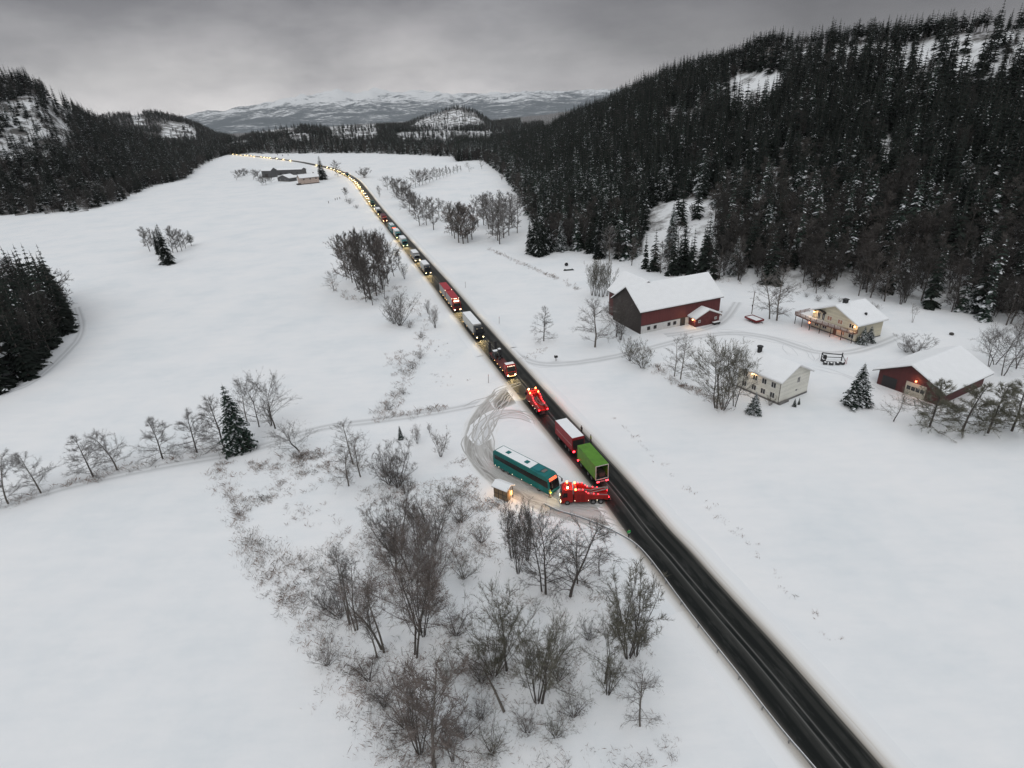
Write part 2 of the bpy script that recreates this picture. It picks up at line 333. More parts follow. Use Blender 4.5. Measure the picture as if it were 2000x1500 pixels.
a2 = nd(t, 'ShaderNodeMath', operation='ADD'); t.links.new(a1.outputs[0], a2.inputs[0]); t.links.new(s2.outputs[0], a2.inputs[1])
rp = ramp(t, [(.45, (.11, .13, .145)), (.52, (.27, .285, .30)), (.56, (.62, .635, .65)), (.7, (.68, .69, .70))]); t.links.new(a2.outputs[0], rp.inputs[0]); t.links.new(rp.outputs[0], b.inputs['Base Color'])
# hillsides: snow between the trees with bare rock showing on the steep parts
hg = mat('hill_snow', (.8, .8, .8), .85); t = hg.node_tree; b = t.nodes['Principled BSDF']
tcn = nd(t, 'ShaderNodeTexCoord'); n1 = nd(t, 'ShaderNodeTexNoise', i_Scale=.05, i_Detail=8.0, i_Roughness=.72); t.links.new(tcn.outputs['Object'], n1.inputs['Vector'])
mpn = nd(t, 'ShaderNodeMapping'); mpn.inputs['Scale'].default_value = (1, 1, .35); t.links.new(tcn.outputs['Object'], mpn.inputs[0]); t.links.new(mpn.outputs[0], n1.inputs['Vector'])
rp = ramp(t, [(.36, (.10, .095, .09)), (.43, (.45, .45, .45)), (.50, (.78, .79, .80))]); t.links.new(n1.outputs['Fac'], rp.inputs[0])
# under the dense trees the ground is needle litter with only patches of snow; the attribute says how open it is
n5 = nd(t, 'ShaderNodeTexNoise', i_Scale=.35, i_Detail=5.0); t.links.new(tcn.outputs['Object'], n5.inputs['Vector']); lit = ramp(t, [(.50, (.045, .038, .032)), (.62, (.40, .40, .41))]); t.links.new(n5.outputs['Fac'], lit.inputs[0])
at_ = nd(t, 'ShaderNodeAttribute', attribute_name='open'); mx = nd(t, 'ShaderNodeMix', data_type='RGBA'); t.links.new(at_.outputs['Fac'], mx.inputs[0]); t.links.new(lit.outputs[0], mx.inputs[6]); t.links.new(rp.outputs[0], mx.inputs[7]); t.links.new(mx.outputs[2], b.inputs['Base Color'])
n3 = nd(t, 'ShaderNodeTexNoise', i_Scale=.25, i_Detail=5.0); t.links.new(tcn.outputs['Object'], n3.inputs['Vector'])
bp = nd(t, 'ShaderNodeBump', i_Strength=.5); bp.inputs['Distance'].default_value = .8; t.links.new(n3.outputs['Fac'], bp.inputs['Height']); t.links.new(bp.outputs[0], b.inputs['Normal'])

OPEN_ = [  # open snowy places seen in the photo (pixel outlines) and the share of trees that stand in them
    ([(1250, 520), (1258, 430), (1280, 398), (1350, 386), (1400, 394), (1408, 440), (1395, 500), (1340, 525)], .035),
    ([(1405, 172), (1440, 146), (1520, 134), (1535, 160), (1500, 200), (1470, 228), (1425, 225), (1405, 200)], .05),
    ([(1520, 116), (1600, 94), (1700, 86), (1760, 86), (1850, 74), (1950, 64), (2060, 55), (2060, 150), (1960, 150), (1900, 168), (1840, 150), (1780, 152), (1700, 136), (1650, 150), (1560, 146)], .24),
    ([(1298, 212), (1324, 206), (1322, 262), (1300, 262)], .05), ([(1342, 210), (1372, 210), (1368, 258), (1346, 258)], .1),
    ([(1712, 272), (1742, 268), (1742, 322), (1716, 325)], .08), ([(1150, 255), (1180, 252), (1180, 275), (1152, 275)], .2), ([(1590, 395), (1612, 392), (1612, 440), (1592, 440)], .2), ([(1095, 320), (1120, 318), (1120, 345), (1098, 345)], .2),
    ([(-20, 205), (40, 188), (80, 188), (115, 196), (150, 228), (138, 285), (95, 318), (40, 310), (-20, 322)], .20),
    ([(310, 268), (322, 248), (340, 240), (360, 240), (380, 252), (388, 274), (350, 276), (322, 276)], .06), ([(256, 226), (278, 222), (288, 250), (264, 250)], .10),
    ([(495, 264), (528, 243), (562, 240), (592, 246), (570, 264), (522, 270)], .08), ([(640, 248), (735, 243), (740, 272), (650, 272)], .10), ([(770, 260), (860, 254), (960, 258), (958, 290), (870, 284), (780, 282)], .12), ([(560, 262), (600, 260), (606, 275), (566, 276)], .10), ([(450, 272), (500, 268), (505, 284), (455, 285)], .15),
    ([(795, 250), (838, 226), (888, 214), (925, 222), (948, 242), (900, 252), (840, 254)], .09),
]
hr = hg.copy(); hr.name = 'hill_rock'
for n_ in hr.node_tree.nodes:
    if n_.type == 'VALTORGB' and abs(n_.color_ramp.elements[0].position - .36) < .01:
        for e_, q_ in zip(n_.color_ramp.elements, (.44, .50, .55)): e_.position = q_
def terrain_piece(name, sel, m, extra=None):
    F = Q[sel]; fs = [F] + ([extra] if extra is not None else [])
    used = np.unique(np.concatenate([f.ravel() for f in fs])); re = np.full(len(VV), -1); re[used] = np.arange(len(used))
    me = np_mesh(name, VV[used], [re[f] for f in fs], m, smooth=True)
    if m in (hg, hr):
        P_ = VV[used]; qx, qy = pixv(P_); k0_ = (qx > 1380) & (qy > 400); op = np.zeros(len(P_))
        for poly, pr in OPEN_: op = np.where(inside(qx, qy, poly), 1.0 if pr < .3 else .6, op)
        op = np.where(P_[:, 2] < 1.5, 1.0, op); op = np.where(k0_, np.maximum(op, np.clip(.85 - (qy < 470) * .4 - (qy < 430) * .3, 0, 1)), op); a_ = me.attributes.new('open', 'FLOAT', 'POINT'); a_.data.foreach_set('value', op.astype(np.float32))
    o = link(name, me); tag(o, kind='structure'); return o
terrain_piece('ground', fk < 0, SNOW, tri)
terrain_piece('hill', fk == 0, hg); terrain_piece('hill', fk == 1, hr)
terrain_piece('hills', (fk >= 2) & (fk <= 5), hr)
terrain_piece('mountains', fk >= 6, mm)
# ------------------------------------------------------------------ road, lay-by, tracks
RL = [(1594, 1500), (1524, 1420), (1440, 1308), (1370, 1224), (1300, 1136), (1270, 1094), (1228, 1050), (1190, 990), (1150, 940), (1100, 876), (1052, 819), (962, 708), (914, 650), (894, 622), (850, 558), (805, 508), (750, 442), (722, 405), (702, 375), (685, 350), (657, 335), (640, 329), (615, 324), (572, 315), (495, 306), (435, 301)]
RRt = [(1716, 1500), (1615, 1371), (1510, 1255), (1405, 1140), (1300, 1025), (1200, 910), (1150, 860), (1108, 816), (1070, 770), (998, 690), (964, 650), (932, 618), (880, 560), (840, 514), (800, 466), (770, 430), (737, 395), (720, 370), (702, 350), (682, 339), (650, 327.5), (615, 320), (572, 312), (495, 304), (435, 299)]
_PL = np.array([at(*p)[:2] for p in RL]); _PR = np.array([at(*p)[:2] for p in RRt])
def _near(p, Q):
    best = (1e9, None)
    for a, b in zip(Q[:-1], Q[1:]):
        t = np.clip((p - a) @ (b - a) / ((b - a) @ (b - a)), 0, 1); c = a + t * (b - a); d = np.linalg.norm(p - c)
        if d < best[0]: best = (d, c)
    return best
_C = [(p + _near(p, _PR)[1]) / 2 for p in _PL]
_C = [_C[0] + (_C[0] - _C[2]) * 3] + _C + [_C[-1] + (_C[-1] - _C[-3]) * .6]
def resample(P, step, smooth=3):
    P = np.array(P, float)
    for _ in range(smooth):
        Qn = [P[0]]
        for a, b in zip(P[:-1], P[1:]): Qn += [.75 * a + .25 * b, .25 * a + .75 * b]
        P = np.array(Qn + [P[-1]])
    s = np.concatenate([[0], np.cumsum(np.linalg.norm(np.diff(P, axis=0), axis=1))]); n = max(2, int(s[-1] / step)); q = np.linspace(0, s[-1], n)
    return np.stack([np.interp(q, s, P[:, 0]), np.interp(q, s, P[:, 1])], -1)
ROAD = resample(_C, 2.0)
def normals(P):
    t = np.gradient(P, axis=0); t /= np.linalg.norm(t, axis=1)[:, None] + 1e-9; return np.stack([t[:, 1], -t[:, 0]], -1)    # right-hand side
def ribbon(name, P, offs, z, m, wob=0, seed=0, kind='structure', taper=0.0):
    """Strip along P; offs = cross-section offsets to the right, z = heights at these offsets."""
    P = np.asarray(P, float); Nn = normals(P); k = len(offs); n = len(P)
    z = np.full(k, z) if np.isscalar(z) else np.array(z)
    s = np.concatenate([[0], np.cumsum(np.linalg.norm(np.diff(P, axis=0), axis=1))])
    V = np.zeros((n, k, 3))
    for c in range(k):
        o = offs[c] + (wob * (fbm(s / 2.5, np.full(n, 3.3 * c), seed, 3) - .5) * 2 if wob and c in (0, k - 1) else 0)
        if taper: o = o * np.clip(np.minimum(s, s[-1] - s) / taper, .03, 1) ** .7
        xy = P + Nn * (o[:, None] if not np.isscalar(o) else o); V[:, c, :2] = xy
        V[:, c, 2] = terrain(xy[:, 0], xy[:, 1]) + z[c]
    i, j = np.meshgrid(np.arange(n - 1), np.arange(k - 1), indexing='ij'); i = i.ravel(); j = j.ravel()
    F = np.stack([i * k + j, i * k + j + 1, (i + 1) * k + j + 1, (i + 1) * k + j], -1)
    me = np_mesh(name, V.reshape(-1, 3), [F], m, smooth=True)
    uv = me.uv_layers.new(name='UVMap'); w = (np.array(offs) - offs[0]) / (offs[-1] - offs[0]); UV = np.stack(np.broadcast_arrays(w[None, :], s[:, None]), -1).reshape(-1, 2)
    uv.data.foreach_set('uv', UV[F.ravel()].astype(np.float32).ravel())
    o = link(name, me)
    if kind: o['kind'] = kind
    return o
def uv_noise(t, su, sv, scale=1.0, detail=4.0, rough=.6):
    u = nd(t, 'ShaderNodeUVMap'); mpn = nd(t, 'ShaderNodeMapping'); mpn.inputs['Scale'].default_value = (su, sv, 1); t.links.new(u.outputs[0], mpn.inputs[0])
    n = nd(t, 'ShaderNodeTexNoise', i_Scale=scale, i_Detail=detail, i_Roughness=rough); t.links.new(mpn.outputs[0], n.inputs['Vector']); return n, u
def strip_mat(name, across, rough, streak=.12, spec=.3, mottle=None):
    """Colour across the strip from a ramp, shifted a little by streaks that run along it."""
    m = mat(name, (.5, .5, .5), rough, spec=spec); t = m.node_tree; b = t.nodes['Principled BSDF']
    n, u = uv_noise(t, 9, .05, 1.0, 6.0, .65); sp = nd(t, 'ShaderNodeSeparateXYZ'); t.links.new(u.outputs[0], sp.inputs[0])
    ma = nd(t, 'ShaderNodeMath', operation='MULTIPLY_ADD', i_1=streak, i_2=-streak / 2); t.links.new(n.outputs['Fac'], ma.inputs[0])
    ad = nd(t, 'ShaderNodeMath', operation='ADD'); t.links.new(ma.outputs[0], ad.inputs[0]); t.links.new(sp.outputs[0], ad.inputs[1])
    r = ramp(t, across); t.links.new(ad.outputs[0], r.inputs[0]); out = r.outputs[0]
    if mottle:
        n2, _ = uv_noise(t, mottle[0], mottle[1], 1.0, 6.0, .7); r2 = ramp(t, [(mottle[2], (0, 0, 0)), (mottle[3], (1, 1, 1))]); t.links.new(n2.outputs['Fac'], r2.inputs[0])
        mx = nd(t, 'ShaderNodeMix', data_type='RGBA'); t.links.new(r2.outputs[0], mx.inputs[0]); t.links.new(out, mx.inputs[6]); mx.inputs[7].default_value = (*mottle[4], 1); out = mx.outputs[2]
    t.links.new(out, b.inputs['Base Color']); return m
S_ = (.80, .81, .82)
A0 = (.0065, .008, .0075); A1 = (.013, .014, .0125); SL = (.10, .095, .085); WT = (.013, .0135, .013)
ASPH = strip_mat('wet_asphalt', [(.0, SL), (.025, (.07, .065, .058)), (.05, (.028, .027, .025)), (.09, A1), (.13, A0), (.24, A0), (.28, (.020, .021, .0195)), (.36, (.024, .025, .023)), (.405, (.05, .05, .047)), (.415, (.14, .14, .135)), (.425, (.05, .05, .047)), (.44, A0), (.50, A0), (.525, (.05, .05, .047)), (.535, (.15, .15, .145)), (.545, (.04, .04, .038)), (.57, A1), (.62, A0), (.72, A0), (.76, (.022, .023, .021)), (.84, (.020, .021, .019)), (.88, A0), (.93, A1), (.955, (.05, .047, .042)), (.965, (.10, .096, .088)), (.975, (.05, .046, .041)), (1, SL)], .55, .03, .12, (6, .16, .50, .85, (.06, .06, .056)))
SHOULD = strip_mat('slushy_shoulder', [(0, S_), (.05, (.72, .71, .70)), (.13, (.42, .39, .35)), (.20, (.13, .115, .10)), (.8, (.13, .115, .10)), (.86, (.42, .39, .35)), (.94, (.72, .71, .70)), (1, S_)], .8, .10)
ribbon('road_shoulder', ROAD, [-5.0, -4.2, -3.5, 0, 3.5, 4.2, 5.0], [.012, .016, .02, .02, .02, .016, .012], SHOULD, .35, 4)
ribbon('road', ROAD, [-3.3, -1.6, 0, 1.6, 3.3], [.026, .028, .032, .028, .026], ASPH)
BANK = strip_mat('ploughed_snow', [(0, (.55, .52, .48)), (.12, (.70, .69, .67)), (.35, (.79, .79, .79)), (.8, S_), (1, S_)], .8, .25)
# ploughed snow along the verges, with gaps where the lay-by and the drives come in
def sub(P, y0, y1): return P[(P[:, 1] >= y0) & (P[:, 1] <= y1)]
for y0, y1 in ((-5, 138), (151, 900)): ribbon('snow_bank', sub(ROAD, y0, y1), [4.0, 4.4, 4.9, 5.6, 6.6], [.0, .16, .24, .15, -.02], BANK, .3, 9)
for y0, y1 in ((-5, 60), (150, 900)): ribbon('snow_bank', sub(ROAD, y0, y1)[::-1], [4.0, 4.4, 4.9, 5.6, 6.6], [.0, .13, .2, .12, -.02], BANK, .3, 19)

TRACKED = strip_mat('tracked_snow', [(0, S_), (.10, (.74, .745, .74)), (.22, (.38, .37, .35)), (.33, (.29, .28, .265)), (.45, (.46, .45, .435)), (.55, (.48, .47, .455)), (.67, (.28, .27, .255)), (.8, (.38, .37, .35)), (.9, (.74, .745, .74)), (1, S_)], .8, .30, .3, (9, .16, .54, .72, (.68, .68, .675)))
FAINT = strip_mat('faint_track', [(0, S_), (.15, (.75, .76, .77)), (.27, (.62, .63, .64)), (.36, (.57, .575, .58)), (.45, (.72, .73, .74)), (.55, (.72, .73, .74)), (.64, (.57, .575, .58)), (.73, (.62, .63, .64)), (.85, (.75, .76, .77)), (1, S_)], .8, .18)
RUT = strip_mat('tyre_rut', [(0, (.60, .59, .58)), (.3, (.36, .35, .335)), (.5, (.24, .235, .22)), (.7, (.36, .35, .335)), (1, (.60, .59, .58))], .8, .9, .3, (2, .22, .42, .62, (.56, .555, .545)))
RUTF = strip_mat('faint_rut', [(0, (.74, .75, .76)), (.5, (.50, .51, .525)), (1, (.74, .75, .76))], .8, .5, .3, (3, .5, .48, .62, (.72, .73, .74)))
def gpath(pts, step=1.0): return resample([at(*p)[:2] for p in pts], step)
lay = gpath([(1000, 752), (978, 775), (952, 805), (938, 832), (933, 862), (940, 890), (962, 918), (995, 942), (1035, 963), (1085, 985), (1140, 1000), (1190, 1012), (1225, 1036)])
ribbon('lay_by', lay, [-3.9, -2.4, -.8, .8, 2.4, 3.9], .008, TRACKED, .6, 2, taper=7)
turn = gpath([(1050, 828), (1025, 808), (990, 806), (960, 815), (940, 840), (934, 870)])
ribbon('lay_by', turn, [-3.0, -1, 1, 3.0], .0105, FAINT, .5, 3, taper=4)
mouth = gpath([(1012, 752), (1000, 765), (988, 780), (970, 800)])
ribbon('lay_by', mouth, [-3.6, -1.2, 1.2, 3.6], .0125, strip_mat('slush', [(0, S_), (.2, (.34, .33, .31)), (.5, (.07, .068, .06)), (.8, (.30, .29, .27)), (1, S_)], .75, .4), .7, 5, taper=4)
def ruts(P, offs, w, m, z=.015, seed=1):
    for q, o in enumerate(offs): ribbon('tyre_track', P + normals(P) * ((fbm(np.arange(len(P)) / 7.0, np.full(len(P), seed + 7.7 * q), 3, 3) - .5) * 3.4)[:, None], [o - w, o, o + w], z + .0009 * q, m, .10, seed + q, taper=3)
ruts(lay, (-2.7, -2.1, -1.75, -1.1, -.5, .35, .8, 1.6, 2.2, 2.7), .13, RUT)
ruts(turn, (-1.9, -1.1, .1, .9, 2.0), .14, RUT, .0215, 7)
ruts(gpath([(1020, 745), (985, 762), (945, 782), (905, 797)]), (-.9, .9), .13, RUT, .03, 21)
track = gpath([(985, 772), (940, 788), (880, 801), (810, 812), (720, 824), (640, 833), (590, 846), (545, 862), (470, 885), (390, 898), (310, 912), (230, 928), (150, 945), (70, 968), (0, 988), (-120, 1025)])
ribbon('farm_track', track, [-2.2, -.8, .8, 2.2], .006, FAINT, .4, 6)
drive = gpath([(985, 676), (1012, 697), (1050, 712), (1100, 712), (1160, 704), (1215, 694), (1270, 680), (1340, 662), (1400, 652), (1450, 650), (1510, 660), (1560, 678), (1600, 690), (1660, 690), (1720, 672), (1760, 655)])
ribbon('driveway', drive, [-2.3, -.8, .8, 2.3], .006, FAINT, .5, 8)
ruts(gpath([(1008, 694), (1035, 708), (1056, 717), (1075, 712), (1130, 707), (1200, 697)]), (-.7, .8), .1, RUTF, .02, 31)
ruts(gpath([(1400, 645), (1470, 655), (1540, 668), (1580, 680), (1597, 692), (1590, 706)]), (-1.2, .2, 1.5), .12, RUTF, .02, 41)
ruts(gpath([(1590, 715), (1640, 728), (1680, 745), (1715, 765)]), (-.8, .8), .12, RUTF, .02, 51)
ruts(gpath([(1530, 672), (1548, 682), (1552, 696)]), (0, 1.4, 3), .1, RUTF, .024, 61)
yard = gpath([(1300, 655), (1340, 650), (1390, 640), (1420, 622), (1440, 590)])
ribbon('driveway', yard, [-2.2, -.8, .8, 2.2], .009, FAINT, .5, 12)
ribbon('farm_track', gpath([(0, 770), (60, 752), (120, 700), (165, 650), (150, 600)]), [-1.8, -.6, .6, 1.8], .006, FAINT, .4, 14)
# ------------------------------------------------------------------ trees
def needle_mat(name, a, b_):
    m = mat(name, a, .8, spec=.15); t = m.node_tree; b = t.nodes['Principled BSDF']
    tcn = nd(t, 'ShaderNodeTexCoord'); n = nd(t, 'ShaderNodeTexNoise', i_Scale=1.1, i_Detail=3.0); t.links.new(tcn.outputs['Object'], n.inputs['Vector'])
    r = ramp(t, [(.35, a), (.65, b_)]); t.links.new(n.outputs['Fac'], r.inputs[0])
    oi = nd(t, 'ShaderNodeObjectInfo'); r2 = ramp(t, [(0, (.65, .68, .66)), (1, (1.35, 1.32, 1.3))]); t.links.new(oi.outputs['Random'], r2.inputs[0])
    mx = nd(t, 'ShaderNodeMix', data_type='RGBA', blend_type='MULTIPLY'); mx.inputs[0].default_value = 1; t.links.new(r.outputs[0], mx.inputs[6]); t.links.new(r2.outputs[0], mx.inputs[7]); t.links.new(mx.outputs[2], b.inputs['Base Color']); return m
NEEDLE = needle_mat('needles', (.008, .0125, .010), (.018, .025, .020))
NEEDLE2 = needle_mat('needles_green', (.018, .032, .026), (.038, .056, .043))
PINE = needle_mat('needles_pine', (.050, .050, .034), (.090, .088, .062))
TSNOW = mat('branch_snow', (.72, .74, .76), .85)
BARK = mat('bark', (.075, .065, .058), .9, noise=.35, nscale=4)
BARK_PALE = mat('bark_pale', (.13, .115, .10), .9, noise=.4, nscale=5)
def twig_mat(name, c, frost):
    m = mat(name, c, .9, spec=.1); t = m.node_tree; b = t.nodes['Principled BSDF']
    tcn = nd(t, 'ShaderNodeTexCoord'); n = nd(t, 'ShaderNodeTexNoise', i_Scale=1.7, i_Detail=3.0); t.links.new(tcn.outputs['Object'], n.inputs['Vector'])
    r = ramp(t, [(.38, tuple(q * .7 for q in c)), (.60, c), (.62 + .10 * (1 - frost), tuple(q * 1.15 for q in c)), (.72 + .12 * (1 - frost), (.42, .42, .43))]); t.links.new(n.outputs['Fac'], r.inputs[0]); t.links.new(r.outputs[0], b.inputs['Base Color']); return m
TW_GREY = twig_mat('twigs_grey', (.19, .178, .17), .9)
TW_BROWN = twig_mat('twigs_brown', (.19, .16, .145), .8)
TW_OLIVE = twig_mat('twigs_olive', (.155, .146, .115), .7)
TW_DARK = twig_mat('twigs_dark', (.115, .104, .096), .6)
TW_WOOD = twig_mat('twigs_forest', (.066, .062, .058), .6)
TW_WOODB = twig_mat('twigs_forest_brown', (.074, .066, .061), .6)
TW_LARCH = twig_mat('twigs_larch', (.17, .165, .125), 1.0)
TW_FROST = twig_mat('twigs_frosted', (.27, .26, .255), 1.0)

class TB:
    """Triangles and quads for plants, kept as flat lists."""
    def __init__(s): s.v, s.t, s.q, s.tm, s.qm = [], [], [], [], []
    def tri(s, a, b, c, m=0): n = len(s.v); s.v += [a, b, c]; s.t.append((n, n + 1, n + 2)); s.tm.append(m)
    def quad(s, a, b, c, d, m=0): n = len(s.v); s.v += [a, b, c, d]; s.q.append((n, n + 1, n + 2, n + 3)); s.qm.append(m)
    def tube(s, pts, rad, n=4, m=0):
        b = len(s.v); k = len(pts)
        for i, p in enumerate(pts):
            t = pts[min(i + 1, k - 1)] - pts[max(i - 1, 0)]; t = t / (np.linalg.norm(t) + 1e-9); a = np.array([1., 0, 0]) if abs(t[0]) < .8 else np.array([0, 1., 0])
            u = np.cross(t, a); u /= np.linalg.norm(u); w = np.cross(t, u)
            s.v += [p + rad[i] * (math.cos(6.2832 * j / n) * u + math.sin(6.2832 * j / n) * w) for j in range(n)]
        for i in range(k - 1):
            for j in range(n): s.q.append((b + i * n + j, b + i * n + (j + 1) % n, b + (i + 1) * n + (j + 1) % n, b + (i + 1) * n + j)); s.qm.append(m)
    def mesh(s, name, mats): return np_mesh(name, np.array(s.v), [np.array(s.t, np.int32).reshape(-1, 3), np.array(s.q, np.int32).reshape(-1, 4)], mats, s.tm + s.qm)

def spruce_geo(h, rad, rng, snow=.15, dense=1.0, pine=False, base=.06, fine=1.0, wk=1.0):
    """Returns (trunk TB, crown TB): whorls of drooping boughs, each a spine with hanging side sprays; snow lies on some."""
    tr, cr = TB(), TB(); A = np.array
    tr.tube([A([0, 0, -.3]), A([0, 0, h * .4]), A([0, 0, h * .97])], [h * .014 + .03, h * .010 + .02, .02], 6)
    nlev = max(7, int(h * 1.25 * dense)); lob = [rng.uniform(0, 6.28) for _ in range(3)]
    for L in range(nlev):
        t = (L + rng.uniform(-.25, .25)) / nlev; t = min(max(t, 0), .985); z = h * (base + (1 - base) * t)
        rr = rad * (1 - t) ** (.62 if pine else .82) * rng.uniform(.82, 1.12) + .12
        if pine: rr *= .55 + .6 * math.sin(math.pi * min(1, t * 1.15 + .08)) if t < .8 else 1
        nb = max(4, int((5 + 4.5 * (1 - t)) * dense)); a0 = rng.uniform(0, 6.28)
        for k in range(nb):
            a = a0 + 6.283 * k / nb + rng.uniform(-.25, .25); r = rr * rng.uniform(.72, 1.12) * (1 + .13 * math.sin(2 * a + lob[0]) + .10 * math.sin(3 * a + lob[1] + 5 * t)); zz = z + rng.uniform(-.12, .12) * h / nlev * 2
            d = A([math.cos(a), math.sin(a), 0]); sd = A([-d[1], d[0], 0]); up = rng.uniform(.05, .18) * (1 if not pine else 2.4); dr = rng.uniform(.26, .48) * (1 if not pine else -.25)
            P = [A([0, 0, zz]) + d * r * f + A([0, 0, r * (up * f - (dr + up) * f * f)]) for f in (.08, .45, .8, 1.0)]
            w = (r * rng.uniform(.20, .30) + .05) * wk; sn = rng.random() < snow * (1.25 - .5 * t)
            W = [w * .5, w, w * .62, .02]
            for i in range(3):
                m = 1 if (sn and rng.random() < .75) else 0
                cr.quad(P[i] - sd * W[i] - A([0, 0, W[i] * .45]), P[i], P[i + 1], P[i + 1] - sd * W[i + 1] - A([0, 0, W[i + 1] * .45]), m)
                cr.quad(P[i], P[i] + sd * W[i] - A([0, 0, W[i] * .45]), P[i + 1] + sd * W[i + 1] - A([0, 0, W[i + 1] * .45]), P[i + 1], m)
            ns = int((3 + r * 1.2) * fine)
            for _ in range(ns):                                                    # hanging side sprays give the ragged edge
                f = rng.uniform(.25, 1.0); i = 0 if f < .45 else 1 if f < .8 else 2; p = P[i] + (P[i + 1] - P[i]) * rng.random(); sg = 1 if rng.random() < .5 else -1
                e = p + sd * sg * w * rng.uniform(1.0, 1.9) + d * r * rng.uniform(.0, .18) - A([0, 0, rng.uniform(.1, .45) * (w + .2)])
                q = d * rng.uniform(.07, .16) * (.5 + r * .4)
                cr.tri(p - q, p + q, e, 1 if rng.random() < snow * .6 else 0)
    cr.tri(A([-.07, 0, h * .93]), A([.07, 0, h * .93]), A([0, 0, h * 1.02])); cr.tri(A([0, -.07, h * .93]), A([0, .07, h * .93]), A([0, 0, h * 1.02]))
    return tr, cr

